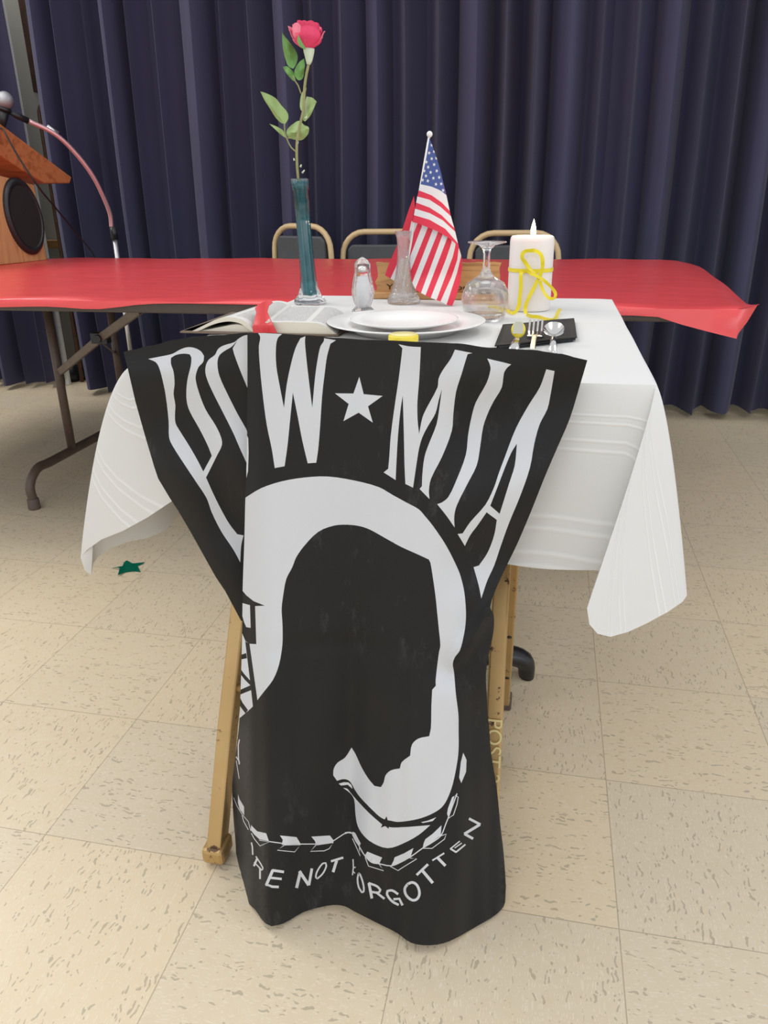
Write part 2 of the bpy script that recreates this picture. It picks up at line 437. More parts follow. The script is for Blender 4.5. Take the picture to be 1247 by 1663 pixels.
# ================================================================ SETTING
g = G().box((-6, -2.5, -.05), (4.5, 5.2, 0)); tag(g.obj('floor', M['floor'], smooth=False), kind='structure')
YB = 4.22
g = G().box((-6, YB, 0), (4.5, YB+.1, 3)); tag(g.obj('wall_back', M['wall'], smooth=False), kind='structure')
# white strip up the wall beside the curtains
b = atY(23, 120, 3.81)
g = G().box((b.x-.011, 3.80, 0), (b.x+.011, 3.82, 3)); tag(g.obj('trim_1', M['trimwhite'], smooth=False), kind='structure')

# curtain: an extruded pleated line
def curtain(name, x0, x1, yc, z0, z1, seed, label):
    rnd = random.Random(seed)
    pts = []; x = x0; side = 1
    fold = []
    while x < x1:
        wd = rnd.uniform(.085, .165); d = rnd.uniform(.10, .165)
        fold.append((x, wd, d)); x += wd
    k_ = (x1-x0)/(x-x0); fold = [(x0+(a_-x0)*k_, b_*k_, c_) for a_, b_, c_ in fold]
    prof = []
    for i, (x, wd, d) in enumerate(fold):
        n = 14
        for k in range(n):
            u = k/n
            # rounded ridge in front, tighter valley behind
            yy = -d*(.5-.5*math.cos(2*PI*u))**.8 + .006*math.sin(PI*6*u)
            xx = x+wd*u + .20*wd*math.sin(2*PI*u)*(.8 if i % 3 else -.45)
            prof.append((xx, yy))
    nz = 26; V = []; Fc = []
    ph = [rnd.uniform(0, 6) for _ in range(4)]
    for j in range(nz+1):
        t = j/nz; z = z1+(z0-z1)*t
        for (xx, yy) in prof:
            sway = .02*math.sin(2.1*z+ph[0]+xx*1.3)
            flare = 1+.22*t*math.sin(xx*9+ph[1])
            zz = z - (0.006*math.sin(xx*17+ph[2])+.006*math.sin(xx*41) if j == nz else 0)
            V.append((xx+sway*.6+.012*t*math.sin(xx*13+ph[3]), yc+yy*flare, zz))
    n = len(prof)
    Fc = [(j*n+i, (j+1)*n+i, (j+1)*n+i+1, j*n+i+1) for j in range(nz) for i in range(n-1)]
    o = obj(name, V, Fc, M['curtain'], solid=.004)
    return tag(o, label, 'curtain')
xl = atY(112, 430, 3.72).x + .05
curtain('stage_curtain', xl, 4.4, 3.72, .035, 2.5, 3, 'long dark navy pleated curtain behind the red table, filling the background')
curtain('side_curtain', -5.9, xl-.185, 3.78, .03, 2.5, 5, 'dark navy curtain at the far left edge, beyond the podium and white strip')
# brown wooden frame hanging on the wall behind
a = atY(38, 0, YB-.03); b = atY(66, 150, YB-.03)
t = thing('picture_frame', 'dark brown wooden frame edge on the grey wall at upper left', 'frame', (a.x+.2, YB-.03, b.z))
G().box((b.x-.035, YB-.045, b.z), (b.x+.0, YB-.004, b.z+1.0)).box((b.x, YB-.045, b.z), (b.x+.6, YB-.004, b.z+.04)).box((b.x, YB-.045, b.z+.96), (b.x+.6, YB-.004, b.z+1.0)).box((b.x+.6, YB-.045, b.z), (b.x+.64, YB-.004, b.z+1.0)).obj('frame_moulding', M['frame_wood'], t, smooth=False, bevel=.004)
G().box((b.x, YB-.02, b.z+.04), (b.x+.6, YB-.004, b.z+.96)).obj('backing_panel', M['wall'], t, smooth=False)
rebase(t)

# ================================================================ FLAG (draped over the near chair)
c1 = crop(180, 530, 3.1175); c2 = crop(520, 530, 2.834); c3 = crop(340, 880, 4.157); c4 = crop(560, 860, 3.6676); c5 = crop(360, 1180, 2.598)
cB = crop(370, 1340, 4.988); cC = crop(560, 1300, 5.196); cL = crop(370, 1160, 6.4)
Pp = c1([(190,165),(240,155),(310,140),(350,118),(385,106),(420,108),(455,125),(472,150),(468,180),(445,205),(432,240),(430,270),(445,330),(480,420),(530,500),(558,560),(563,600),(540,650),(482,765),(520,850),(560,930),(600,1000),(640,1052),(672,1058),(660,1110),(655,1195),(620,1130),(560,1040),(510,940),(485,870),(440,800),(380,710),(310,600),(295,560),(293,480),(278,350),(262,270),(245,210),(228,182)])
Ph = c1([(305,160),(330,145),(370,138),(400,142),(408,160),(405,200),(390,260),(383,320),(385,380),(400,430),(450,520),(490,600),(512,655),(468,735),(440,680),(400,610),(350,530),(328,490),(325,440),(327,400),(318,340),(323,290),(318,230),(305,190)])
Oo = c1([(712,42),(680,45),(650,60),(625,80),(570,97),(543,115),(527,145),(495,170),(480,205),(482,250),(510,320),(560,420),(620,540),(650,610),(700,720),(700,560),(640,440),(590,340),(550,250),(540,190),(548,150),(575,125),(612,103),(640,72),(617,112),(628,150),(660,235),(700,330),(700,150),(697,110),(712,70)])
Osl = [(400.6,705),(403.4,712),(404,735),(403,765),(400.5,776),(400,740)]
Ww = c1([(745,32),(868,38),(845,60),(836,110),(838,200),(855,300),(877,413),(890,300),(910,200),(935,110),(960,60),(985,50),(983,80),(990,160),(1000,250),(1020,413),(1035,250),(1050,150),(1062,100),(1078,75),(1080,60),(1140,70),(1112,88),(1095,150),(1085,220),(1070,350),(1060,500),(1050,620),(1040,690),(997,693),(970,580),(945,450),(922,335),(910,450),(895,600),(880,708),(830,717),(815,620),(790,500),(770,350),(755,200),(750,100),(757,55)])
Star = c2([(180,232),(200,312),(287,320),(220,368),(242,443),(177,397),(107,436),(131,357),(68,308),(153,309)])
Mm = c2([(360,82),(410,92),(463,95),(460,160),(455,250),(447,350),(448,430),(455,495),(470,420),(490,375),(540,280),(545,240),(565,200),(600,150),(620,107),(700,123),(678,128),(668,160),(650,220),(625,300),(612,400),(605,480),(560,600),(510,700),(500,755),(503,795),(457,748),(468,735),(470,680),(480,600),(500,540),(535,450),(550,360),(560,288),(545,340),(530,400),(495,460),(470,510),(455,560),(445,620),(427,742),(392,725),(388,640),(385,500),(380,318),(370,380),(358,500),(350,640),(347,707),(292,672),(313,655),(318,600),(325,500),(345,350),(360,250),(375,130),(378,100)])
Ii = c2([(768,148),(800,156),(840,165),(878,175),(858,192),(845,215),(835,280),(800,340),(775,390),(750,460),(735,560),(720,640),(680,720),(630,820),(617,870),(618,925),(580,870),(538,818),(560,810),(590,785),(630,700),(670,590),(680,500),(695,420),(715,350),(765,260),(783,200),(780,175)])
Aa = c2([(1040,197),(1078,205),(1060,310),(1045,380),(1010,450),(985,540),(965,650),(920,780),(870,900),(830,1010),(800,1100)]) + [(791,943),(781.4,971.8),(777,950),(768.8,921)] + c2([(730,1100),(770,1040),(800,960),(812,890),(765,855),(720,920),(690,960),(665,1010),(632,955),(655,952),(690,900),(760,820),(800,740),(820,680),(850,600),(900,470),(960,360),(1010,280)])
Ah = c2([(905,540),(895,640),(870,720),(825,862),(782,825),(815,740),(850,650),(880,580)])
Wr = [(399,808)] + [(423.8,793),(455.9,782),(494.4,775.4),(532.9,773.8),(576.5,780.5),(615.3,791),(636.4,803),(661.1,816.6),(680,827),(690,838),(703.5,854.6),(724.7,886.4),(742.3,921.7),(748,937),(753.6,961),(756.3,991),(755.8,1012.7),(752.2,1037.2),(746.8,1056.3),(739,1067),(735.3,1078),(737.2,1091.8),(740,1127),(744,1160),(744.3,1187),(744.5,1210),(743,1232),(735.3,1272.4),(726,1298),(717,1311),(704,1320),(685,1328),(665,1332.5),(645,1334.5)] + c5([(712,396),(690,392),(665,378),(640,355),(610,325),(580,292),(560,262),(550,243),(535,226),(512,221),(486,228),(470,205),(472,178),(488,152),(520,130),(548,88),(565,115),(590,170),(620,220),(645,250),(672,255),(684,235),(692,205),(715,184),(752,176),(760,150),(795,122),(803,75),(830,50),(875,40)]) + [(699.6,1181.7),(700.4,1146.3),(701.7,1120),(707.5,1113.6),(707.2,1105.4),(709.4,1083.6),(712.7,1059),(714.9,1048),(712.7,1023.6),(710,996.3),(707.2,969),(703,939),(699,914.5),(696.3,908.5),(680,900.9),(650,887.3),(625.4,873.6),(600.9,860),(585,854.5),(565,852),(542.5,853.4),(516.8,863.6),(494.4,886),(481,905),(474.7,920.9),(465,940),(460.3,964.2),(457.4,988.3),(458.4,1007.5),(459,1024.3),(458.4,1048.4),(453,1079.7),(443.4,1103.7),(429,1123),(418.9,1136.2),(412,1146),(399,1158),(384,1170),(384,1000)]
Low = c5([(512,258),(530,262),(545,280),(580,320),(620,362),(665,402),(690,420),(740,425),(880,415),(830,457),(760,495),(700,512),(640,492),(600,460),(575,420),(565,370),(560,310),(545,283)])
Strip = c5([(493,240),(515,234),(535,235),(548,246),(552,262),(532,245),(503,248)])
Strk = c5([(840,403),(870,396),(905,382),(890,398),(850,406)])
NStar = star2(360+692/2.598, 1180+406/2.598, 11, rot=-PI/2+.15, k=.45)
blacks = [c3([(205,322),(222,326),(250,360),(300,400),(375,430),(300,434),(222,412),(205,408)]), c3([(275,425),(310,430),(318,690),(275,688),(245,670),(215,600),(205,570),(205,480),(218,480),(235,540),(250,575),(280,580)]),
          c3([(243,672),(272,685),(330,1100),(295,1112),(275,930)]), c3([(205,765),(250,750),(255,785),(205,795)]), c3([(205,850),(215,862),(235,890),(285,945),(282,972),(240,930),(205,885)]),
          c3([(205,1000),(285,965),(285,1000),(205,1032)]), c3([(205,1045),(225,1085),(262,1135),(245,1158),(205,1105)])]
wreath = []
for P in ([(675,92),(825,83),(858,124),(850,145),(712,155),(705,128)], [(422,83),(555,96),(590,153),(437,158),(445,118)], [(190,0),(240,50),(312,66),(335,132),(255,112),(215,75),(188,40)]):
    wreath.append(cB(P))
for P in ([(65,262),(88,272),(135,362),(122,390),(90,345),(63,290)], [(190,430),(250,455),(315,480),(292,530),(230,520),(168,465)], [(420,478),(500,445),(578,400),(552,482),(470,520),(388,552),(410,510)], [(680,325),(740,280),(815,208),(808,292),(740,345),(657,400),(665,360)], [(870,65),(905,-30),(925,-40),(905,40),(875,150),(862,110)]):
    wreath.append(cC(P))
wreath.append(c5([(1018,110),(1032,140),(1030,190),(1010,238),(1001,215),(1008,150)]))
wreath.append(cL([(108,830),(122,880),(170,960),(172,1050),(125,985),(108,920)]))
outl = []
for P in ([(712,160),(855,140),(820,190),(780,207),(668,211),(712,160)], [(458,160),(588,158),(540,216),(400,202),(458,160)], [(192,65),(215,110),(262,168),(335,136),(255,120)]): outl.append(stroke(cB(P), 1.3))
for P in ([(65,320),(95,385),(132,470),(122,400)], [(172,478),(200,552),(328,592),(290,535)], [(385,555),(448,590),(608,490),(550,485)], [(660,402),(735,403),(840,325),(855,282),(808,298)], [(870,152),(915,122),(945,30),(955,-30),(930,-45)]): outl.append(stroke(cC(P), 1.3))
for P in ([(0,272),(45,268),(70,285),(130,400),(168,462),(225,520),(290,532),(388,550),(470,520),(560,470),(655,402),(740,350),(810,295),(850,200),(872,145),(905,50),(945,-60)],): outl.append(stroke(smooth_poly([Vector(p) for p in cC(P)], False, 3, 60), 1.8))
outl.append(stroke(cB([(335,132),(437,146),(590,152),(712,152),(858,124),(940,70),(975,60),(1010,66)]), 1.6))
outl.append(stroke(cL([(62,865),(95,950),(150,1040),(215,1115),(240,1210)]), 1.0)); outl.append(stroke(cL([(150,1050),(165,1110),(215,1200)]), 1.2))
outl.append(stroke(cL([(122,260),(110,320),(112,460),(122,520)]), 1.8)); outl.append(stroke(cL([(88,440),(125,500)]), 1.6)); outl.append(stroke(cL([(90,480),(105,580),(120,670)]), 1.0))
lt = []
def st(c, P, wd):
    Q = c(P)
    if len(Q) >= 5: Q = smooth_poly([Vector(p) for p in Q], False, 3, 72)
    lt.append(stroke(Q, wd))
st(cB, [(192,140),(200,175),(203,240)], 2.2)
st(cB, [(212,332),(238,272)], 3.2); st(cB, [(228,252),(285,345),(278,365),(243,330),(214,300)], 2.0); st(cB, [(262,350),(262,436)], 2.8)
st(cB, [(365,362),(312,486)], 4.5); st(cB, [(360,365),(454,378)], 4.2); st(cB, [(345,425),(436,435)], 3.8); st(cB, [(308,480),(358,497),(412,500)], 4.0)
st(cB, [(588,372),(555,508)], 5.0); st(cB, [(578,372),(655,485)], 5.0); st(cB, [(680,350),(656,486)], 4.2)
st(cB, [(722,432),(712,420),(722,375),(765,312),(792,305),(796,335),(765,395),(722,434)], 2.6)
st(cB, [(835,292),(935,262)], 3.6); st(cB, [(882,285),(852,380)], 4.6)
st(cB, [(1015,275),(1018,340),(1010,405)], 2.0); st(cB, [(1018,345),(1036,340)], 2.0); st(cB, [(1015,372),(1030,390)], 1.6)
st(cC, [(118,612),(108,660),(118,730),(145,775),(160,765),(155,700),(130,625),(116,612)], 2.8)
st(cC, [(203,695),(228,825)], 4.4); st(cC, [(200,695),(270,722),(300,752),(285,775),(215,768)], 3.6); st(cC, [(262,772),(335,828)], 3.6)
st(cC, [(450,790),(400,758),(360,762),(358,795),(400,850),(455,880)], 3.8); st(cC, [(410,832),(460,828),(488,884)], 4.0)
st(cC, [(530,705),(506,745),(520,800),(570,840),(612,828),(630,780),(610,715),(570,690),(528,706)], 4.2)
st(cC, [(606,628),(702,537)], 4.0); st(cC, [(650,585),(742,695)], 4.8)
st(cC, [(738,505),(838,443)], 2.6); st(cC, [(780,480),(848,550)], 4.6)
st(cC, [(888,408),(968,342)], 2.0); st(cC, [(890,405),(938,436)], 3.0); st(cC, [(935,436),(1015,370)], 2.6); st(cC, [(925,400),(985,358)], 1.8)
st(cC, [(1045,152),(1142,202)], 4.0); st(cC, [(1138,202),(1006,282)], 4.4); st(cC, [(1006,280),(1080,322)], 4.2)

sm = lambda P, n=3, sh=38: [tuple(q) for q in smooth_poly([Vector(p) for p in P], True, n, sh)]
main_out = [(402,541),(430,541),(500,545),(545,549),(600,552.5),(700,556),(740,558),(796,565),(861.7,568.5),(905.8,574.6),(953.5,585.2),(941.7,625.3),(925.8,678),(904.6,727.6),(883.4,777),(862.3,830),(839.3,884),(821.8,920),(806.8,952.7),(795.9,985.4),(801.3,998),(801.3,1023.6),(795.9,1050.9),(789,1091.8),(790.4,1132.7),(791.8,1160),(794.5,1187.2),(797,1222),(806.5,1280),(812.3,1341.7),(818,1391.7),(820,1464.8),(806.5,1484),(775.7,1503),(729.5,1528.3),(698.7,1534.9),(668,1531),(644.8,1515),(606.3,1495.6),(575.5,1480),(560,1471.6),(541,1469.5),(514,1474.5),(490.9,1482),(460,1499.5),(440.8,1504),(429.3,1497.6),(413.9,1476.4),(392.7,1455),(385,1418.6),(383,1372.5),(379.2,1326),(377.3,1276),(381.2,1237.7),(387,1191),(389,1168),(391,1120),(393,1050),(394,990),(394.5,950),(397,880),(399,800),(401,740),(402,640)]
wing_out = [(420,541),(401.3,540.6),(359.6,544.4),(318,546.7),(285.9,551.8),(244,562),(215.3,568.5),(200.8,571.7),(208.9,603.8),(220,651.9),(234.5,703.2),(250.6,757.7),(257,777),(276.2,809),(289,828.3),(311.5,866.8),(330,900),(350,936),(366,960),(380.9,988),(391.7,1008),(412,1010)]
hemY = [(377,1420),(392,1455),(414,1476),(440,1504),(460,1499),(491,1482),(541,1469),(560,1471),(606,1495),(645,1515),(669,1531),(699,1535),(730,1528),(776,1503),(806,1484),(820,1465)]
def main_Y(x, y):
    hy = interp(hemY, x); yb = at(x, hy, .012).y
    base = .850 + .020*sstep(700, 953, x) - .006*math.sin((x-400)/90.0)*sstep(560, 700, y)
    # upright part in front of the chair back, then the free hanging part with its two lobes
    s = max(0, min(1, (y-600)/(hy-600)))
    w2 = s**1.5
    Yv = base*(1-w2)+yb*w2
    mid = sstep(850, 1250, y)
    Yv += .020*mid*(1-s)*2*math.exp(-((x-(570-.03*(y-1200)))/26.0)**2)      # groove between the legs' two lobes
    Yv += .0035*math.exp(-((y-1045-.0012*(x-540)**2)/14)**2)*math.exp(-((x-545)/90)**2)       # crease over the cross bar
    Yv += .004*math.sin(x/23+y/61)*sstep(1000, 1300, y)
    # left roll of the fold
    Yv += .012*sstep(428, 392, x)
    # side roll at lower left
    Yv += .045*sstep(410, 378, x)*sstep(1130, 1230, y)
    # right side: ripples of the wing and the gathered knot
    r = sstep(690, 780, x)*sstep(1000, 900, y)
    Yv += .013*r*math.sin((y+.35*x-905)/38.0)*sstep(560, 640, y)
    # crease running from the knot up to the chair frame
    ax, ay, bx, by = 738, 1078, 800, 985
    L2 = (bx-ax)**2+(by-ay)**2; u = max(0, min(1, ((x-ax)*(bx-ax)+(y-ay)*(by-ay))/L2)); d = math.hypot(x-ax-u*(bx-ax), y-ay-u*(by-ay))
    Yv -= .012*math.exp(-(d/11)**2)
    Yv += .012*math.exp(-((x-730)**2+(y-1085)**2)/700.0)
    Yv += .022*sstep(735, 800, x)*sstep(1090, 1180, y)*sstep(1480, 1300, y)
    return Yv
def wing_Y(x, y):
    u = (402-x)/200
    Yv = .873 + .004*u + .006*sstep(600, 900, y)
    Yv += .009*math.sin((y+.25*x-715)/30.0)*sstep(560, 610, y)*sstep(960, 860, y)*(.4+.6*u)
    Yv += .006*math.sin((x-.5*(y-560))/17.0)*sstep(600, 760, y)
    return Yv
layersM = [(sm(Wr, 3), 1), (sm(Low, 3), 1), (Strip, 1), (Strk, 1), (sm(NStar, 1), 0), (sm(Ww), 1), (Star, 1), (sm(Mm), 1), (sm(Ii), 1), (sm(Aa), 1), (sm(Ah), 0), (Osl, 1)]
layersM += [(b_, 0) for b_ in blacks] + [(w_, 1) for w_ in wreath+outl+lt]
main_out = sm(main_out, 3, 42)
Vm, Fm, mm = sheet(main_out, layersM, lambda x, y: atY(x, y, main_Y(x, y)), 9, 6)
Vw, Fw, mw_ = sheet(wing_out, [(sm(Pp), 1), (sm(Ph), 0), (sm(Oo), 1)], lambda x, y: atY(x, y, wing_Y(x, y)), 9, 8)
gf = G(); gf.add(Vm, Fm); gf.m = list(mm); n0 = len(gf.v); gf.v += Vw; gf.f += [tuple(i+n0 for i in q) for q in Fw]; gf.m += mw_
# the edge turned over the chair rail and the back of the side fold
def back_strip(pts, Yf, dv):
    A = [atY(x, y, Yf(x, y)) for x, y in pts]; n = len(A)
    V = A + [p+Vector(dv[0]) for p in A] + [p+Vector(dv[1]) for p in A]
    Fc = [(r*n+i, r*n+i+1, (r+1)*n+i+1, (r+1)*n+i) for r in range(2) for i in range(n-1)]
    gf.add(V, Fc, 0)
back_strip([(402+8*i, 0) for i in range(0)] or [(x, interp([(402,541),(430,541),(500,545),(545,549),(600,552.5),(740,558),(796,565),(862,568.5),(906,574.6),(953,585.2)], x)) for x in range(402, 938, 10)], main_Y, [(-.002,.020,-.005),(-.006,.032,-.024)])
back_strip([(x, interp([(200.8,571.7),(215,568.5),(244,562),(286,551.8),(318,546.7),(360,544.4),(401,540.6)], x)) for x in range(201, 411, 10)], wing_Y, [(0,.016,-.006),(0,.026,-.02)])
fl = gf.obj('memorial_flag', [M['flag_black'], M['flag_white']], solid=.0007)
tag(fl, 'black and white memorial flag with a bowed head silhouette, draped over the gold folding chair', 'flag')

# ================================================================ NEAR CHAIR (gold steel folding chair)
t = thing('folding_chair', 'worn gold metal folding chair standing under the black and white flag', 'chair', (-.235, 1.07, 0))
XL, XR = -.452, -.026
for s, x in ((-1, XL), (1, XR)):
    # upright: front foot up and back to the top rail
    P = [(x, 1.305, .02), (x, 1.10, .40), (x, .99, .60), (x, .905, .765)] if s < 0 else [atY(818, 1136, 1.305), atY(831, 905, 1.10), (x, .99, .60), (x, .905, .765)]
    o = G().bar(P, .024, .030, (0, .87, .5)).obj('front_leg', M['gold'], t, smooth=False, bevel=.003)
    G().box((P[0][0]-.016, 1.29, 0), (P[0][0]+.016, 1.325, .026)).obj('foot_cap', M['brown_rubber'], o, smooth=False, bevel=.004)
    if s > 0:
        for zz in (.12, .25):
            pa, pb = Vector(P[0]), Vector(P[1]); pp = pa.lerp(pb, (zz-pa.z)/(pb.z-pa.z)); nn_ = Vector((0, -.87, -.5)).normalized()
            nn_ = Vector((0, -(pb.z-pa.z), pb.y-pa.y)).normalized(); pp = pp+Vector((.004, 0, 0))
            gg = G(); gg.tube([pp+nn_*.0150, pp+nn_*.0156], .0045, 12); gg.obj('rivet_hole', M['black'], o)
    # rear leg: rear foot leaning forward under the seat
    xo = x-.008 if s < 0 else x-.002+.008
    Q = [(-.454, .832, .025), (-.449, .905, .20), (-.441, .985, .38), (-.436, 1.06, .50)] if s < 0 else [(-.032, .83, .025), (-.034, .905, .20), (-.038, .985, .38), (-.040, 1.06, .50)]
    o = G().bar(Q, .024, .032, (0, -.9, .4)).obj('rear_leg', M['gold'], t, smooth=False, bevel=.003)
    q = Q[0]
    G().box((q[0]-.018, q[1]-.022, .006), (q[0]+.018, q[1]+.022, .034)).obj('foot_cap', M['gold'], o, smooth=False, bevel=.006)
    G().box((q[0]-.012, q[1]-.015, 0), (q[0]+.012, q[1]+.015, .008)).obj('foot_pad', M['brown_rubber'], o, smooth=False, bevel=.003)
# top rail and back panel
G().tube([(XL, .905, .765), (XL+.004, .896, .780), (XL+.03, .892, .788), (XR-.03, .892, .788), (XR-.004, .896, .780), (XR, .905, .765)], .011, 10).obj('top_rail', M['gold'], t)
G().box((XL+.012, .905, .60), (XR-.012, .918, .772), mw=Matrix.Translation((0, .0, 0))).obj('backrest', M['gold'], t, smooth=False, bevel=.006)
G().box((XL+.03, .99, .425), (XR-.03, 1.262, .445)).obj('seat', M['gold'], t, smooth=False, bevel=.01)
G().tube([(XL, .925, .26), (XR, .925, .26)], .007, 8).obj('cross_bar', M['gold'], t)
G().tube([(XL, 1.22, .18), (XR, 1.22, .18)], .007, 8).obj('cross_bar', M['gold'], t)
# stencilled lettering down the right rear leg
def text_mesh(s, size, font_space=1.0, ext=.0003):
    cu = bpy.data.curves.new('tmp', 'FONT'); cu.body = s; cu.size = size; cu.extrude = ext; cu.space_character = font_space
    o = bpy.data.objects.new('tmp', cu); C.objects.link(o); bpy.context.view_layer.update()
    dg = bpy.context.evaluated_depsgraph_get(); me = bpy.data.meshes.new_from_object(o.evaluated_get(dg))
    v = [Vector(p.co) for p in me.vertices]; f = [tuple(p.vertices) for p in me.polygons]
    bpy.data.objects.remove(o); bpy.data.curves.remove(cu); bpy.data.meshes.remove(me)
    return v, f
v, f = text_mesh('POST 2', .030)
p0 = atY(826, 1160, .90); d = Vector((-.004, -.38, -.92)).normalized()
tp = Vector((-.034, .930, .262)); dirn = (Vector((-.034, .832, .025))-Vector((-.041, .985, .38))).normalized()
nrm = Vector((0, -.92, .38)).normalized(); side = dirn.cross(nrm)
o_rear = [c for c in t.children if c.name.startswith('rear_leg')][1]
vv = [tp + dirn*p.x + nrm*(.0178+p.z) - side*(p.y-.010) for p in v]
to = obj('stencilled_lettering', vv, f, M['stencil'], o_rear, smooth=False); to['label'] = 'pale yellow stencilled letters'
rebase(t)

# ================================================================ WHITE TABLE
W = .762; TX0, TX1, TY0, TY1 = -.541, .130, .925, 1.71
t = thing('pedestal_table', 'small square table with black pedestal foot hidden under the white cloth', 'table', (-.205, 1.31, 0))
G().box((TX0+.012, TY0+.012, W-.026), (TX1-.012, TY1-.012, W-.005)).obj('tabletop', M['laminate'], t, smooth=False, bevel=.003)
G().tube([(-.205, 1.31, .05), (-.205, 1.31, W-.03)], .03, 16).obj('column', M['black'], t)
for k in range(4):
    an = math.radians(27+90*k); dx, dy = math.cos(an), math.sin(an)
    P = [(-.205, 1.31, .075), (-.205+.10*dx, 1.31+.10*dy, .075), (-.205+.17*dx, 1.31+.17*dy, .070), (-.205+.215*dx, 1.31+.215*dy, .055), (-.205+.236*dx, 1.31+.236*dy, .036), (-.205+.240*dx, 1.31+.240*dy, .002)]
    P = [Vector(p) for p in smooth_poly([Vector(p) for p in P], False, 3, 80)]
    G().tube(P, [.026]*(len(P)-4)+[.024, .022, .021, .020], 12, up=(0, 0, 1), flat=(.8, 1)).obj('foot', M['black'], t)
rebase(t)

# tablecloth
def cloth():
    V = []; U = []; Fc = []
    nx, ny = 24, 28
    for j in range(ny+1):
        for i in range(nx+1):
            x = TX0+(TX1-TX0)*i/nx; y = TY0+(TY1-TY0)*j/ny
            e = min(i, nx-i, j, ny-j)
            V.append(Vector((x, y, W - (.002 if e == 0 else 0)))); U.append((x, -min(x-TX0, TX1-x, y-TY0, TY1-y)))
    for j in range(ny):
        for i in range(nx):
            a = j*(nx+1)+i; Fc.append((a, a+1, a+nx+2, a+nx+1))
    # skirt columns: (edge point, hem point, outward bulge)
    cols = []
    FRc, FLc = Vector((TX1, TY0, W)), Vector((TX0, TY0, W))
    hz = .515
    n = 26
    for k in range(6, n+1):     # front, left to right
        u = k/n; x = TX0+(TX1-TX0)*u
        zf = hz + .004*math.sin(u*21)
        cols.append((Vector((x, TY0, W)), Vector((x, TY0-.006-.004*math.sin(u*14), zf)), Vector((0, -.004, 0))))
    # right corner flap, front part folds behind then swings out to the tip
    def hp(px, py, Y): return atY(px, py, Y)
    flapR = [(hp(1012,880,.915),0),(hp(1000,940,.900),0),(hp(960,965,.868),.0),(hp(953,988,.858),0),(hp(957,1014,.856),0),(hp(970,1029,.858),0),(hp(991,1034,.862),0),(hp(1020,1026,.870),0),(hp(1050,1012,.880),0),(hp(1085,993,.895),0),(hp(1108,977,.905),0),(hp(1115,967,.915),0),(hp(1113,940,.945),0)]
    c_end = cols.pop(); kf0 = len(cols)+3; kfn = len(flapR)-4
    for p, b in flapR: cols.append((FRc.copy(), p, Vector((.004, -.006, 0))))
    m_ = 24
    for k in range(1, m_+1):
        u = k/m_; y = TY0+(TY1-TY0)*u
        cols.append((Vector((TX1, y, W)), Vector((TX1+.02+.012*math.sin(u*19), y, .50+.005*math.sin(u*30) - .06*max(0, 1-u*6))), Vector((.012, 0, 0))))
    for k in range(1, n+1):
        u = k/n; x = TX1+(TX0-TX1)*u
        cols.append((Vector((x, TY1, W)), Vector((x, TY1+.018, .56)), Vector((0, .012, 0))))
    for k in range(1, m_):
        u = k/m_; y = TY1+(1.13-TY1)*u
        cols.append((Vector((TX0, y, W)), Vector((TX0-.03-.012*math.sin(u*15), y, .50)), Vector((-.012, 0, 0))))
    # left corner: side drop comes round to the tip, then the front face
    flapL = [hp(293,832,1.10),hp(268,862,1.06),hp(238,874,1.04),hp(205,880,1.02),hp(177,891,1.005),hp(160,903,.995),hp(151,915,.985),hp(148,934,.975),hp(137,925,.968),hp(131,905,.965),hp(141,893,.960),hp(165,876,.950),hp(200,862,.940),hp(240,840,.934),hp(282,812,.924),hp(325,790,.916)]
    for q_, p in enumerate(flapL): cols.append((Vector((TX0, TY0+max(0, .19*(1-q_/4)), W)), p, Vector((-.015, -.002, .0))))
    nr = 22; base = len(V); K = len(cols); vtot = 0
    for j in range(nr+1):
        t_ = j/nr
        for k, (a, b, bl) in enumerate(cols):
            # leave the edge along the table then fall
            ctrl = a + (b-a)*.12 + bl*2.2 + Vector((0, 0, .012))
            p = a*(1-t_)**2 + ctrl*2*t_*(1-t_) + b*t_*t_
            if j == 0: p = a + Vector((0, 0, -.002))
            V.append(p)
            # distance along the weave for the woven stripes
            U.append((k*.03, .36*t_*(1-(k-kf0)/kfn) if kf0 <= k <= kf0+kfn else (b-a).length*t_))
    for j in range(nr):
        for k in range(K):
            k2 = (k+1) % K
            Fc.append((base+j*K+k, base+(j+1)*K+k, base+(j+1)*K+k2, base+j*K+k2))
    o = obj('tablecloth', V, Fc, M['cloth'], solid=.0008, uvs=U)
    return o
tag(cloth(), 'white tablecloth with woven stripes and hanging corners, over the small table', 'tablecloth')

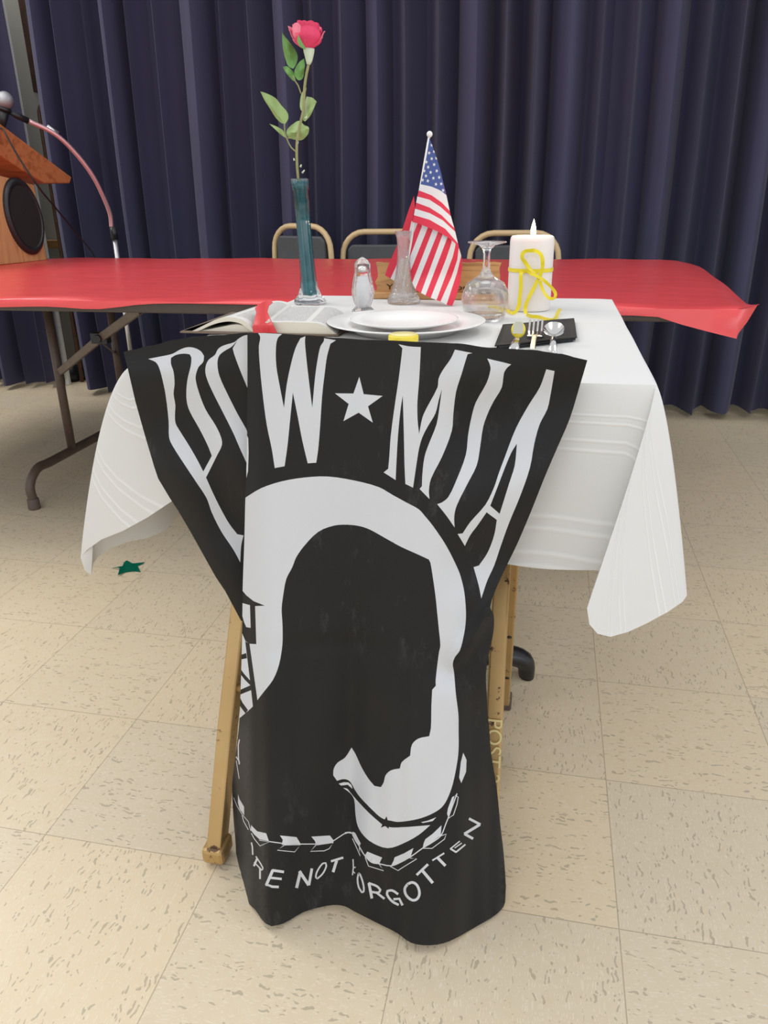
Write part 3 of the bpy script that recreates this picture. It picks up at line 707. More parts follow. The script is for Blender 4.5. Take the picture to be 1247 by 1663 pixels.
# ================================================================ RED TABLE
T = .730; RX0, RX1, RY0, RY1 = -2.60, .40, 1.80, 3.12
def folding_table(x0, x1, xs, label):
    t = thing('folding_table', label, 'table', ((x0+x1)/2, (RY0+RY1)/2, 0))
    G().box((x0, RY0, T-.028), (x1, RY1, T)).obj('tabletop', M['brown_trim'], t, smooth=False, bevel=.004)
    for xi, x in enumerate(xs):
        sx = -1 if xi else 1
        fr = G()
        yc = 2.555; 
        P = smooth_poly([Vector(p) for p in ((x, 2.10, .03), (x, 2.10, .085), (x, 2.15, .125), (x-.0, 2.22, .125), (x, 2.88, .125), (x, 2.96, .125), (x, 3.01, .085), (x, 3.01, .03))], False, 4, 100)
        fr.tube(P, .0155, 12)
        lg = fr.obj('leg', M['brown_metal'], t)
        for y in (2.36, 2.75):
            G().tube([(x, y, .12), (x, y, T-.03)], .0155, 10, flat=(1, 1)).obj('leg_post', M['brown_metal'], lg)
        for y in (2.10, 3.01): G().lathe([(.019, 0), (.020, .004), (.019, .036), (.016, .038)], (x, y, 0), 16).obj('leg_tip', M['brown_rubber'], lg)
        bA = atY(95, 597, 2.40); bB = at(213, 503, T-.03); dz = Vector((bB.x-bA.x, bB.y-bA.y, 0))
        bp0 = Vector((x-sx*.004, 2.365, bA.z-.012)); bp2 = Vector((x+sx*abs(bB.x-bA.x), bB.y, T-.03)); bp1 = bp0.lerp(bp2, .60)+Vector((0, 0, .006))
        br = G().bar([bp0, bp1, bp2], .024, .014, (0, 1, 0)); br.obj('brace', M['brown_metal'], t, smooth=False, bevel=.002)
        G().bar([(x+sx*.005, 2.74, .40), bp1+Vector((-sx*.02, .02, -.01))], .03, .006, (0, 1, .2)).obj('brace', M['brown_metal'], t, smooth=False, bevel=.001)
        G().box(tuple(bp1-Vector((.026, .014, .016))), tuple(bp1+Vector((.026, .014, .016)))).tube([bp1-Vector((0, .015, 0)), bp1-Vector((0, .022, 0))], .012, 12).obj('hinge', M['black'], t, smooth=False, bevel=.002)
    return rebase(t)
folding_table(RX0, RX1, (-1.66, .075), 'long brown folding table with red plastic cover, legs standing behind the white table')
# red plastic cover: top plus short uneven overhang and the flared right corner
def red_cover():
    xs = [RX0-.01+ i*.05 for i in range(int((RX1-RX0+.01)/.05)+1)]; xs[-1] = RX1
    V = []; Fc = []
    ys = [RY0+(RY1-RY0)*j/22 for j in range(23)]
    def zt(x, y): return T+.003+.0016*math.sin(x*9+y*4)+.0012*math.sin(x*23-y*11)
    rows = []
    # front overhang rows (bottom first)
    def over(x):       # length of front overhang; deeper at places
        d = .010+.006*math.sin(x*3.1+1)+.012*math.exp(-((x+1.12)/.10)**2)
        d += .010*sstep(-.9, -1.5, x)
        d += .046*max(0, (x-.235)/.165)**.85
        return d
    front = []
    for x in xs:
        d = over(x); fl_ = .02*sstep(.22, .40, x)
        front.append([Vector((x+fl_*.35, RY0-.006-fl_*.35, T+.002-d)), Vector((x+fl_*.2, RY0-.006-fl_*.12, T+.001-d*.5)), Vector((x, RY0-.005, T+.001))])
    back = [[Vector((x, RY1+.006, T+.001)), Vector((x, RY1+.008, T-.03))] for x in xs]
    for r in range(3): rows.append([c[r] for c in front])
    for y in ys: rows.append([Vector((x, y, zt(x, y))) for x in xs])
    for r in range(2): rows.append([c[r] for c in back])
    # right end: the sheet stands off the table end as a stiff flap
    n = len(xs)
    for ri, row in enumerate(rows):
        last = row[-1]
        y = last.y; u = (y-RY0)/(RY1-RY0); u = max(0, min(1, u))
        tipx = .045 + .095*u**.8; drop = .012+.012*u
        if ri < 3: tipx = [.0, .024, .045][ri]; drop = [0, -.002, -.010][ri]
        elif u < .12: drop = -.010*(1-u/.12)+.012*u/.12
        for s_ in (.4, .75, 1.0):
            row.append(last + Vector((tipx*s_, .02*s_ if ri < 3 else 0, -drop*s_*s_)))
    # pull the bottom front corner down
    V = [p for row in rows for p in row]; n = len(rows[0])
    Fc = [(j*n+i, j*n+i+1, (j+1)*n+i+1, (j+1)*n+i) for j in range(len(rows)-1) for i in range(n-1)]
    o = obj('table_cover', V, Fc, M['red'], solid=.0006)
    return tag(o, 'shiny red plastic cover spread over the long folding table', 'tablecloth')
red_cover()

# ================================================================ CHAIRS BEHIND THE RED TABLE
def padded_chair(label, x, y, rz, wd=.36, Ht=.85, group='padded chairs behind the red table', padtop=.80):
    t = thing('padded_chair', label, 'chair', (x, y, 0), rz, group)
    # built in its own frame: front towards -y, back towards +y
    h = wd/2; r = .10
    P = [(-h-.03, .02, .45), (-h, 0, .72)]
    arc = [(-h+r-r*math.cos(a), 0, Ht-.011-r+r*math.sin(a)) for a in [PI/2*k/6 for k in range(7)]]
    arc2 = [(-p[0], p[1], p[2]) for p in arc[::-1]]
    G().tube([(-h-.02, .0, .42)]+arc+arc2+[(h+.02, 0, .42)], .0125, 12).obj('back_frame', M['beige_tube'], t)
    pad = []
    zz0, zz1 = .50, padtop
    Ps = [(-h+.022, zz0), (h-.022, zz0), (h-.024, zz1-.02), (h-.045, zz1), (-h+.045, zz1), (-h+.024, zz1-.02)]
    V = [(a, -.014, b) for a, b in Ps]+[(a, .014, b) for a, b in Ps]; k = len(Ps)
    obj('backrest', V, [tuple(range(k)), tuple(range(k, 2*k))[::-1]]+[(i, i+k, (i+1) % k+k, (i+1) % k) for i in range(k)], M['vinyl'], t, smooth=False, bevel=.008)
    G().box((-h, -.40, .42), (h, -.01, .47)).obj('seat', M['vinyl'], t, smooth=False, bevel=.018)
    for sx in (-1, 1):
        G().tube([(sx*(h+.02), 0, .42), (sx*(h+.03), .06, .0)], .0125, 10).obj('leg', M['beige_tube'], t)
        G().tube([(sx*(h-.01), -.38, .42), (sx*(h+.01), -.42, .0)], .0125, 10).obj('leg', M['beige_tube'], t)
    return t
YC = 3.47
def cx(px, y=YC): return atY(px, 395, y).x
def cz(px, py, y=YC): return atY(px, py, y).z
padded_chair('padded chair with tan frame behind the red table, behind the teal vase', cx(490), YC, math.radians(-22), .325, cz(490, 363), padtop=cz(490, 383))
padded_chair('padded chair with tan frame behind the red table, partly behind the small striped flag', cx(628), YC, 0, .40, cz(620, 372), padtop=cz(600, 397))
padded_chair('padded chair with tan frame behind the red table, behind the candle', cx(835), YC, 0, .375, cz(835, 374), padtop=cz(835, 398))

# ================================================================ PODIUM
P1, P2, P3 = at(5.6, 429.5, T+.004), at(76.5, 422, T+.004), at(87, 416, T+.004)
dx = (P2-P1); dx.z = 0; ex = dx.normalized(); ey = Vector((-ex.y, ex.x, 0))
t = thing('tabletop_lectern', 'oak tabletop podium with black oval speaker, on the red table at left edge', 'lectern', (P1.x-.1, P1.y+.15, T+.004))
wf = dx.length
def lp(u, v_, z): return P1 + ex*u + ey*v_ + Vector((0, 0, z))
zt1 = atY(5, 278, P1.y).z-P1.z; zt2 = atY(72, 300, P2.y).z-P2.z
# side panel carrying the speaker (faces the camera)
dpt = .26
def prism(poly, v0, v1):
    k = len(poly); V = [lp(u, v0, z) for u, z in poly]+[lp(u, v1, z) for u, z in poly]
    return V, [tuple(range(k)), tuple(range(k, 2*k))[::-1]]+[(i, i+k, (i+1) % k+k, (i+1) % k) for i in range(k)]
G().add(*prism([(-.30, 0), (wf, 0), (wf, zt2), (0, zt1), (-.30, zt1+.10)], 0, .02)).obj('side_panel', M['oak'], t, smooth=False, bevel=.002)
G().add(*prism([(wf-.02, 0), (wf, 0), (wf+.0, zt2), (wf-.02, zt2+.005)], .02, dpt)).obj('front_panel', M['oak'], t, smooth=False, bevel=.001)
G().add(*prism([(-.30, 0), (wf, 0), (wf, zt2), (0, zt1), (-.30, zt1+.10)], dpt, dpt+.02)).obj('side_panel', M['oak'], t, smooth=False, bevel=.002)
# speaker oval
def plane_pt(px, py):
    d = ray(px, py); n = ey; tt = (P1-CAM).dot(n)/d.dot(n); return CAM+d*tt
sc_ = plane_pt(38, 352); su = (sc_-P1).dot(ex); sz = sc_.z-P1.z
hw_ = (plane_pt(68, 360)-plane_pt(8, 352)).dot(ex)/2; hh_ = (plane_pt(38, 289).z-plane_pt(38, 415).z)/2
ov = []; 
for rr, dd in ((1.0, 0), (1.0, -.008), (.93, -.016), (.84, -.018), (.80, -.013), (.0, -.013)):
    ov.append([lp(su+hw_*rr*math.cos(2*PI*k/40), dd, sz+hh_*rr*math.sin(2*PI*k/40)+.02*math.cos(2*PI*k/40)*-rr) for k in range(40)])
g = G(); g.add([p for r_ in ov[:5] for p in r_], [(j*40+k, j*40+(k+1) % 40, (j+1)*40+(k+1) % 40, (j+1)*40+k) for j in range(4) for k in range(40)])
spk = g.obj('speaker', M['black'], t)
G().add(ov[4], [tuple(range(40))]).obj('speaker_grille', M['black_foam'], spk, solid=.002)
# sloped reading board
u1 = (atY(110, 292, P2.y-.03)-P1).dot(ex)
za = zt2+.012; sl = (zt1-zt2)/wf
brd = [(u1, za-sl*(u1-wf)+.0), (u1+.006, za-sl*(u1-wf)+.022), (-.36, za+sl*(wf+.36)+.030), (-.36, za+sl*(wf+.36)-.004)]
zz = lambda px, py: (plane_pt(px, py).z-P1.z)
uu = lambda px, py: (plane_pt(px, py)-P1).dot(ex)
brd = [(uu(66, 298), zz(66, 298)), (uu(106, 298), zz(106, 298)), (uu(109, 288), zz(109, 288)), (uu(0, 207), zz(0, 207)), (uu(-90, 140), zz(-90, 140)), (uu(-90, 195), zz(-90, 195)), (uu(0, 258), zz(0, 258)), (uu(30, 278), zz(30, 278))]
G().add(*prism(brd, -.025, dpt+.05)).obj('reading_board', M['oak_top'], t, smooth=False, bevel=.004)
rebase(t)

# ================================================================ MICROPHONE AND STAND
t = thing('microphone_stand', 'chrome microphone stand with curved boom arm, standing behind the red table', 'microphone stand', (atY(190, 415, 3.38).x, 3.38, 0))
YS = 3.38
sx0 = atY(190, 415, YS).x
zc = atY(181, 372, YS).z
G().lathe([(.14, 0), (.14, .008), (.05, .022), (.014, .03)], (sx0-.0, YS, 0), 32).obj('base', M['chrome'], t)
G().tube([(sx0, YS, .02), (sx0, YS, zc-.03)], .011, 12).obj('pole', M['chrome'], t)
G().tube([(sx0, YS, zc-.045), (sx0, YS, zc+.01)], .017, 14).obj('clutch', M['black'], t)
bp = [atY(181, 372, YS), atY(179, 350, YS-.005), atY(170, 325, YS-.03), atY(150, 285, YS-.08), atY(120, 246, YS-.14), atY(88, 217, YS-.2), atY(45, 196, YS-.27)]
g = G().tube(smooth_poly(bp, False, 5, 100), .0095, 12); g.obj('boom_arm', M['pink_tube'], t)
a, b = atY(76, 206, YS-.21), atY(94, 217, YS-.18)
G().tube([a, b], .010, 10).obj('boom_knob', M['chrome'], t)
a, b = atY(14, 182, YS-.33), atY(45, 196, YS-.27)
G().tube([a, a.lerp(b, .4), b], [.006, .012, .013], 12).obj('microphone_clip', M['black'], t)
rebase(t)
YM = YS-.34
t = thing('microphone', 'handheld microphone with silver ball grille held over the podium', 'microphone', atY(4, 200, YM))
a = atY(8, 163, YM); b = atY(5, 185, YM); c = atY(0, 215, YM); r0 = 13.5*(a-CAM).dot(FW)/F
g = G(); n = 10
ax = (b-a).normalized()
prf = [a - ax*r0*math.cos(PI*k/n*.8) for k in range(n+1)]; rr = [max(.001, r0*math.sin(PI*k/n*.8)) for k in range(n+1)]
g.tube(prf, rr, 20).obj('grille', M['mesh_metal'], t)
G().tube([a+ax*r0*.75, a+ax*r0*1.1], r0*.82, 20).obj('collar_ring', M['black'], t)
G().tube([a+ax*r0*1.0, c], [r0*.72, r0*.45], 16).obj('handle', M['black'], t)
rebase(t)
cb = [c, atY(8, 213, YM-.03), atY(30, 255, 2.70), atY(60, 305, 2.715), atY(100, 350, 2.9), atY(130, 385, 3.10), atY(152, 414, 3.2)]
cb = [c+Vector((0.006,0,0)), atY(6, 212, 2.80), atY(30, 255, 2.78), atY(62, 303, 2.80), atY(88, 335, 2.95), atY(125, 380, 3.10), atY(152, 414, 3.17), atY(160, 440, 3.19)]
tag(G().tube(smooth_poly(cb, False, 5, 100), .0035, 8).obj('microphone_cable', M['cable']), 'thin black cable hanging from the microphone across the podium to behind the table', 'cable')

# ================================================================ STORED FOLDED CHAIRS AND BAG behind the gap in the curtains
for i, (px, yy) in enumerate(((68, 3.90), (72, 3.96), (76, 4.02))):
    xr = atY(62+i*4, 172, yy).x; zt_ = atY(72, 165-i*1, yy).z
    t = thing('stored_chair', ['dark bronze folded chair stored behind the curtain, nearest one', 'dark bronze folded chair stored behind the curtain, middle one', 'dark bronze folded chair stored behind the curtain, farthest one'][i], 'chair', (xr+.2, yy, 0), 0, 'folded chairs behind the curtain')
    h = .21; xc = xr+h; r = .06
    arc = [(xc-h+r-r*math.cos(a), yy, zt_-r+r*math.sin(a)) for a in [PI/2*k/5 for k in range(6)]]
    arc2 = [(2*xc-p[0], p[1], p[2]) for p in arc[::-1]]
    G().tube([(xc-h, yy-.02, .0)]+arc+arc2+[(xc+h, yy-.02, .0)], .012, 10).obj('frame', M['frame_wood'], t)
    G().box((xc-h+.02, yy-.008, zt_-.33), (xc+h-.02, yy+.008, zt_-.04)).obj('backrest', M['black'], t, smooth=False, bevel=.004)
    G().box((xc-h+.02, yy-.012, .25), (xc+h-.02, yy+.012, .62)).obj('seat', M['vinyl'], t, smooth=False, bevel=.006)
    rebase(t)
xb = atY(92, 400, 4.16).x
t = thing('storage_shelf', 'pale wooden shelf rail holding folded items beside the curtain, right of the podium', 'shelf', (xb, 4.16, 0))
zs = atY(92, 396, 4.15).z
G().box((xb-.10, 4.13, zs-.025), (xb+.25, 4.19, zs+.02)).obj('rail', M['plaque_ledge'], t, smooth=False, bevel=.003)
for q in (0, 1):
    G().box((xb-.10+q*.31, 4.14, 0), (xb-.07+q*.31, 4.18, zs-.02)).obj('post', M['frame_wood'], t, smooth=False)
rebase(t)
bb = at(140, 596, 0.0)
tag(G().lathe([(.06, 0), (.075, .02), (.07, .05), (.045, .08), (.0, .09)], (atY(116, 590, 3.92).x, 3.92, 0), 20, flute=lambda a, z: 1+.12*math.sin(3*a)+.05*math.sin(7*a)).obj('bag', M['black']), 'small black bag on the floor in the gap between the dark curtains', 'bag')

# ================================================================ ITEMS ON THE WHITE TABLE
Wt = W+.0012
def zof(px, py, Y): return atY(px, py, Y).z
def rad(w_px, Y): return w_px/2*((atY(650, 480, Y)-CAM).dot(FW))/F
# --- dinner plate
pc = Vector((-.224, 1.248, Wt))
t = thing('dinner_plate', 'white round dinner plate with a wide rim, at the front of the white table', 'plate', pc)
prof = [(.0, .004), (.080, .004), (.086, .006), (.094, .012), (.128, .0185), (.1295, .0175), (.1285, .0165), (.095, .009), (.083, .0), (.078, .0), (.076, .002), (0, .002)]
G().lathe(prof, pc, 64).obj('dish', M['porcelain'], t); rebase(t)
pc2 = pc + Vector((-.003, .0, .0075))
tag(G().lathe([(.0, .003), (.050, .003), (.056, .006), (.086, .0125), (.088, .0125), (.087, .0105), (.056, .002), (.05, 0), (0, 0)], pc2+Vector((0, 0, .001)), 64).obj('small_plate', M['porcelain']), 'smaller white bread plate stacked on the dinner plate', 'plate')
lm = at(655, 543.5, Wt+.0285); 
t = thing('lemon_slice', 'round yellow lemon slice lying on the white plate', 'lemon', (lm.x, lm.y, Wt+.0185))
lr = rad(51, lm.y)*.98
G().lathe([(lr*.93, 0), (lr, .002), (lr, .0085), (lr*.93, .0105)], (lm.x, lm.y, Wt+.0185), 40).obj('rind', M['lemon'], t)
G().lathe([(lr*.9, .0), (lr*.88, .001)], (lm.x, lm.y, Wt+.0290), 40).obj('flesh', M['lemon_flesh'], t); rebase(t)

# --- teal vase
vc = Vector((at(500, 497, Wt).x-.004, 1.555, Wt)); VY = vc.y
zv = lambda py: zof(490, py, VY)-Wt
t = thing('bud_vase', 'tall slim teal art glass vase with clear flared foot, holding the rose', 'vase', vc)
R_ = lambda w_: rad(w_, VY)
htop = zof(485, 290, VY)-Wt
fl8 = lambda a, z: 1+.06*math.cos(8*a+z*6)
G().lathe([(R_(50), .0), (R_(54), .003), (R_(52), .008), (R_(38), .018), (R_(29), .035), (R_(26), .06), (R_(24), .10), (R_(23), .16), (R_(24), .22), (R_(26), htop-.02), (R_(27.5), htop-.001), (R_(26.5), htop), (R_(24), htop-.002), (R_(21.5), htop-.03), (R_(20), .2), (R_(19), .1), (R_(17), .05), (R_(12), .022), (0, .020)], vc, 48, flute=fl8).obj('vase_body', M['glass'], t)
G().lathe([(0, .013), (R_(16), .016), (R_(20), .026), (R_(20.5), .05), (R_(20.8), .10), (R_(21), .16), (R_(22.5), .22), (R_(24.6), htop-.02), (R_(25.5), htop-.004), (R_(22), htop-.004), (R_(17), .2), (R_(15.5), .1), (R_(14), .05), (0, .04)], vc, 48, flute=lambda a, z: 1+.05*math.cos(8*a+z*6)).obj('teal_core', M['teal'], t)
t.children[-1]['label'] = 'teal coloured inner glass'
rebase(t)
for c_ in t.children:
    for v_ in c_.data.vertices: v_.co.x -= v_.co.z*.042

# --- rose
cr2 = crop(380, 0, 5.196); RY = VY
t = thing('artificial_rose', 'long stemmed pink rose with green leaves standing in the teal vase', 'flower', (vc.x, vc.y, Wt+.05))
def rp(x, y, dY=0): 
    q = cr2([(x, y)])[0]; return atY(q[0], q[1], RY+dY)
stm = [Vector((vc.x, vc.y, Wt+.045)), rp(541, 1500, 0), rp(530, 1350), rp(531, 1200), rp(545, 1110), rp(562, 1030), rp(583, 940), rp(592, 800), rp(597, 720), rp(612, 620), rp(625, 560), rp(635, 480)]
G().tube(smooth_poly(stm, False, 4, 100), .0026, 10).obj('stem', M['stem'], t)
G().tube(smooth_poly([rp(528, 1285), rp(480, 1240), rp(450, 1180), rp(430, 1120, -.004), rp(425, 1050, -.006)], False, 4, 100), .0013, 8).obj('twig', M['stem'], t)
G().tube(smooth_poly([rp(565, 790), rp(540, 720), rp(520, 690), rp(500, 640, -.004)], False, 4, 100), .0013, 8).obj('twig', M['stem'], t)
G().tube([rp(445, 1165), rp(490, 1165)], .001, 6).obj('twig', M['stem'], t)
for (px_, py_, dx_, dy_) in ((535, 1200, 5, -8), (560, 1400, 8, -12), (575, 1450, 20, -15), (510, 1345, -6, -10), (600, 990, 16, -8)):
    G().tube([rp(px_, py_+10), rp(px_+dx_, py_+dy_)], [.0022, .001], 6).obj('thorn', M['calyx'], t)
leaves = [
 ([(405,275),(430,310),(480,370),(520,430),(537,480),(525,540),(500,580),(460,560),(435,500),(415,420),(408,350)], 'leaf', .012, (405,275),(505,580)),
 ([(590,495),(555,520),(520,570),(508,620),(525,660),(550,678),(580,660),(592,600),(598,540)], 'leaf', .010, (592,495),(540,678)),
 ([(413,565),(445,560),(480,585),(505,620),(520,680),(505,685),(460,640),(430,600)], 'leaf', .006, (413,565),(515,685)),
 ([(222,772),(265,785),(345,825),(400,890),(450,950),(458,1000),(430,1048),(395,1035),(350,990),(300,910),(255,840)], 'leaf_light', .012, (222,772),(428,1048)),
 ([(298,1045),(340,1060),(400,1090),(425,1120),(440,1165),(400,1140),(340,1085)], 'leaf_light', .005, (298,1045),(440,1165)),
 ([(630,1075),(590,1055),(550,1020),(500,1045),(455,1085),(442,1120),(460,1160),(520,1180),(570,1182),(610,1150),(630,1115)], 'leaf_light', -.010, (630,1090),(445,1130)),
 ([(612,815),(660,825),(697,858),(670,920),(640,980),(600,1025),(580,1010),(590,930),(600,860)], 'leaf_light', -.008, (697,855),(590,1020)),
 ([(612,740),(600,800),(590,880),(585,950),(560,920),(558,850),(575,780)], 'leaf_light', -.014, (612,740),(580,950))]
for P, mt, dd, A_, B_ in leaves:
    A2, B2 = Vector(cr2([A_])[0]), Vector(cr2([B_])[0]); ab = B2-A2; nn = Vector((-ab.y, ab.x)).normalized()
    def lf(x, y, A2=A2, ab=ab, nn=nn, dd=dd):
        q = Vector((x, y))-A2; s_ = abs(q.dot(nn)); u = q.dot(ab)/ab.length_squared
        return atY(x, y, RY - dd*.6*(1-u) + .0011*s_ - dd*.0 + .002*math.sin(u*9+s_*.3))
    V, F_, m_ = sheet(sm(cr2(P), 3, 70), [], lf, 3, 2.5)
    o = obj('leaf', V, F_, M[mt], t, solid=.0005)
    o['label'] = 'dark green leaf' if mt == 'leaf' else 'olive green leaf'
# bloom: overlapping cupped petals around a bud
rc = rp(612, 300); Rr = .5*(rp(745, 300)-rp(460, 300)).length; Rv = .5*(rp(612, 175)-rp(612, 420)).length
def petal(a0, spread, rad_, z0, z1, flare, curl, tilt=0, mt='petal'):
    V = []; nu, nv = 10, 10; phs = random.uniform(0, 6)
    for j in range(nv+1):
        v_ = j/nv
        for i in range(nu+1):
            u = i/nu*2-1
            zz_ = z0+(z1-z0)*v_ - (z1-z0)*.30*(abs(u)**2.5)*v_
            prof_ = math.sin(min(1, v_*1.35+.04)*PI/2)**.8
            r2 = rad_*(.10+.90*prof_) - rad_*.16*max(0, v_-.45)*(1-flare) + rad_*flare*.55*max(0, v_-.6)**1.2*2 + curl*max(0, v_-.85)*rad_
            r2 += .0008*math.sin(u*5+phs)*v_
            a = a0 + u*spread*(.55+.45*math.sin(PI*min(1, v_+.25)/1.3))
            V.append(rc + Vector((r2*math.cos(a), r2*math.sin(a), zz_)))
    Fc = [(j*(nu+1)+i, j*(nu+1)+i+1, (j+1)*(nu+1)+i+1, (j+1)*(nu+1)+i) for j in range(nv) for i in range(nu)]
    o = obj('petal', V, Fc, M[mt], t, solid=.0006); return o
for k in range(3): petal(k*2.1+.4, 1.3, Rr*.32, -Rv*.4, Rv*.98, .1, 0)
for k in range(4): petal(k*1.57+.9, 1.1, Rr*.52, -Rv*.6, Rv*(.98-.05*(k % 2)), .12, 0)
for k in range(5): petal(k*1.257-1.7, .95, Rr*.74, -Rv*.85, Rv*(.78 if k != 0 else .62), .15, .3)
petal(-PI/2+.25+YAW, 1.25, Rr*.88, -Rv*.98, Rv*.50, -.05, .2)
petal(-PI/2-.75+YAW, .7, Rr*.84, -Rv*.95, Rv*.75, .0, .2, mt='petal_light')
petal(PI-.25+YAW, .75, Rr*.92, -Rv*.80, Rv*.72, .30, .4, mt='petal_light')
petal(.1+YAW, .6, Rr*.88, -Rv*.9, Rv*.3, .45, .5, mt='petal_light')
petal(.8+YAW, .6, Rr*.84, -Rv*.7, Rv*.75, .3, .5)
petal(PI/2, .9, Rr*.84, -Rv*.9, Rv*.5, .3, .4)
V, F_, m_ = sheet(sm(cr2([(540,290),(556,320),(575,360),(603,405),(600,420),(575,405),(548,380),(533,345)]), 3, 70), [], lambda x, y: atY(x, y, RY-Rr*1.0), 3, 2.5)
obj('sepal', V, F_, M['leaf'], t, solid=.0006)
G().tube([rp(632, 410), rp(632, 440), rp(633, 480), rp(632, 512), rp(628, 545)], [.0105, .0098, .0078, .0062, .0035], 14).obj('calyx', M['calyx'], t)
rebase(t)

# --- shaker
SY = at(590, 508, Wt).y+.004; sc = Vector((atY(590, 508, SY).x, SY, Wt)); SY = sc.y
t = thing('salt_shaker', 'cut glass salt shaker with faceted pointed top, left of the clear bud vase', 'salt shaker', sc)
hz_ = lambda py: max(0, zof(588, py, SY)-Wt)
r_ = lambda w_: rad(w_, SY)
G().lathe([(r_(37), 0), (r_(37.5), .004), (r_(31), hz_(501)), (r_(24), hz_(497)), (r_(31), hz_(490)), (r_(37), hz_(477)), (r_(37), hz_(470)), (r_(33), hz_(458)), (r_(28), hz_(446)), (r_(25.5), hz_(436)), (r_(26), hz_(428)), (r_(15), hz_(421)), (0, hz_(417))], sc, 12, flute=lambda a, z: 1+.03*math.cos(12*a)).obj('body', M['glass'], t, smooth=False)
G().lathe([(0, .008), (r_(16), .008), (r_(20), hz_(484)), (r_(20), hz_(474)), (r_(14), hz_(450)), (0, hz_(448))], sc, 16).obj('salt', mat('salt', (.85, .85, .87), .8), t)
G().lathe([(r_(11), hz_(442)), (r_(12), hz_(440)), (r_(12), hz_(434)), (r_(6), hz_(431)), (0, hz_(430))], sc, 16).obj('stopper', M['steel'], t)
rebase(t)
# --- clear bud vase
BY = at(655, 492, Wt).y; bc = Vector((atY(655.5, 492, BY).x, BY, Wt)); BY = bc.y
t = thing('glass_bud_vase', 'clear pressed glass bud vase with textured base, holding the small flag', 'vase', bc)
hz_ = lambda py: max(0, zof(655, py, BY)-Wt); r_ = lambda w_: rad(w_, BY)
G().lathe([(r_(50), 0), (r_(53), .003), (r_(50), .010), (r_(41), hz_(475)), (r_(32), hz_(460)), (r_(26), hz_(446)), (r_(21), hz_(428)), (r_(19), hz_(405)), (r_(21), hz_(388)), (r_(27), hz_(376)), (r_(26), hz_(375)), (r_(18), hz_(388)), (r_(16), hz_(405)), (r_(18), hz_(428)), (r_(22), hz_(446)), (r_(28), hz_(460)), (r_(36), hz_(476)), (r_(40), .012), (0, .009)], bc, 24, flute=lambda a, z: 1+.035*math.cos(12*a)).obj('body', M['cutglass'], t)
rebase(t)
# --- small flag on a stick
cf = crop(600, 200, 5.545)
t = thing('stick_flag', 'small red white and blue stars and stripes flag on a white stick', 'flag', bc)
topb = atY(697.5, 218, BY-.005); botb = Vector((bc.x-.004, bc.y, Wt+.014))
st_ = [topb, atY(652.5, 432, BY), botb]
G().tube([topb, botb], .0023, 10).obj('stick', M['plastic_white'], t)
g = G(); rb = rad(9, BY); prf = [(max(.0002, rb*math.sin(PI*k/10)), -rb*math.cos(PI*k/10)) for k in range(11)]; g.lathe(prf, topb, 16); g.obj('ball_finial', M['plastic_white'], t)
cv = [[(460,550),(560,572),(640,608),(692,655)],[(445,605),(560,650),(650,715),(724,800)],[(430,660),(540,690),(640,755),(736,850)],[(420,715),(540,760),(650,830),(766,955)],[(410,770),(540,810),(660,875),(776,990)],[(400,828),(540,870),(680,950),(799,1095)],[(385,890),(435,903),(530,940),(610,973),(700,1025),(770,1080),(808,1135)]]
up_out = [(540,135)] + [(565,200),(600,300),(640,430),(660,520),(690,640),(724,800),(736,850),(766,955),(799,1095),(808,1135)] + cv[6][::-1][1:] + [(400,828),(430,660),(460,550),(490,420),(515,290)]
ups = [([(540,130),(565,200),(600,300),(640,430),(660,520),(692,655)]+cv[0][::-1][1:]+[(430,560),(430,300)], 3)]
for i in range(0, 6):
    nx = cv[i+1][::-1]; cu = cv[i]
    cu2 = [(cu[0][0]-30, cu[0][1])]+cu[:-1]+[(cu[-1][0]+8, cu[-1][1])]; nx2 = [(nx[0][0]+8, nx[0][1])]+nx[1:]+[(nx[-1][0]-30, nx[-1][1])]
    ups.append((cu2+nx2, 1 if i % 2 == 0 else 2))
for x, y in ((560,198),(582,255),(537,268),(602,315),(560,320),(512,350),(582,373),(528,396),(605,430),(550,443),(492,430),(627,488),(575,495),(508,475),(478,512),(525,520),(645,547),(598,550),(662,605)):
    ups.append((star2(x, y, 19, -PI/2+.25, .42, .8, 1), 1))
mats_us = [M['us_red'], M['us_white'], M['us_red'], M['us_blue']]
def usY(x, y):   # cloth bellies towards the viewer and wraps back at its right edge
    u = (x-672)/70; return BY-.012-.010*math.sin(max(0, min(1, (x-650)/95))*PI)+.006*math.sin((y-260)/33.0)*max(0, u)
V, F_, m_ = sheet(cf(up_out), [(cf(p), k) for p, k in ups], lambda x, y: atY(x, y, usY(x, y)), 5, 4)
low_out = [(372,880),(435,896),(530,930),(610,965),(700,1015),(770,1070),(808,1125),(830,1210),(835,1300),(815,1440),(780,1560),(745,1645),(690,1635),(640,1605),(600,1592),(550,1573),(500,1548),(465,1530),(415,1500),(385,1440),(365,1350),(350,1290),(335,1120),(352,960)]
lows = [([(380,870),(436,880),(432,903),(366,1070),(350,1010)], 1), ([(470,900),(525,915),(525,942),(370,1330),(350,1240),(472,930)], 1), ([(570,940),(617,950),(617,980),(410,1502),(384,1440),(568,965)], 1), ([(658,980),(703,990),(703,1025),(502,1556),(462,1535),(656,1008)], 1), ([(740,1040),(775,1050),(773,1100),(750,1200),(600,1600),(548,1580),(690,1220),(738,1075)], 1), ([(803,1120),(826,1190),(790,1340),(690,1645),(636,1612),(740,1380),(790,1230)], 1)]
V2, F2, m2 = sheet(cf(low_out), [(cf(p), k) for p, k in lows], lambda x, y: atY(x, y, usY(x, min(y, 400))+.012+.006*math.sin(x/14.0+y/40)-.035*sstep(440, 497, y)), 5, 4)
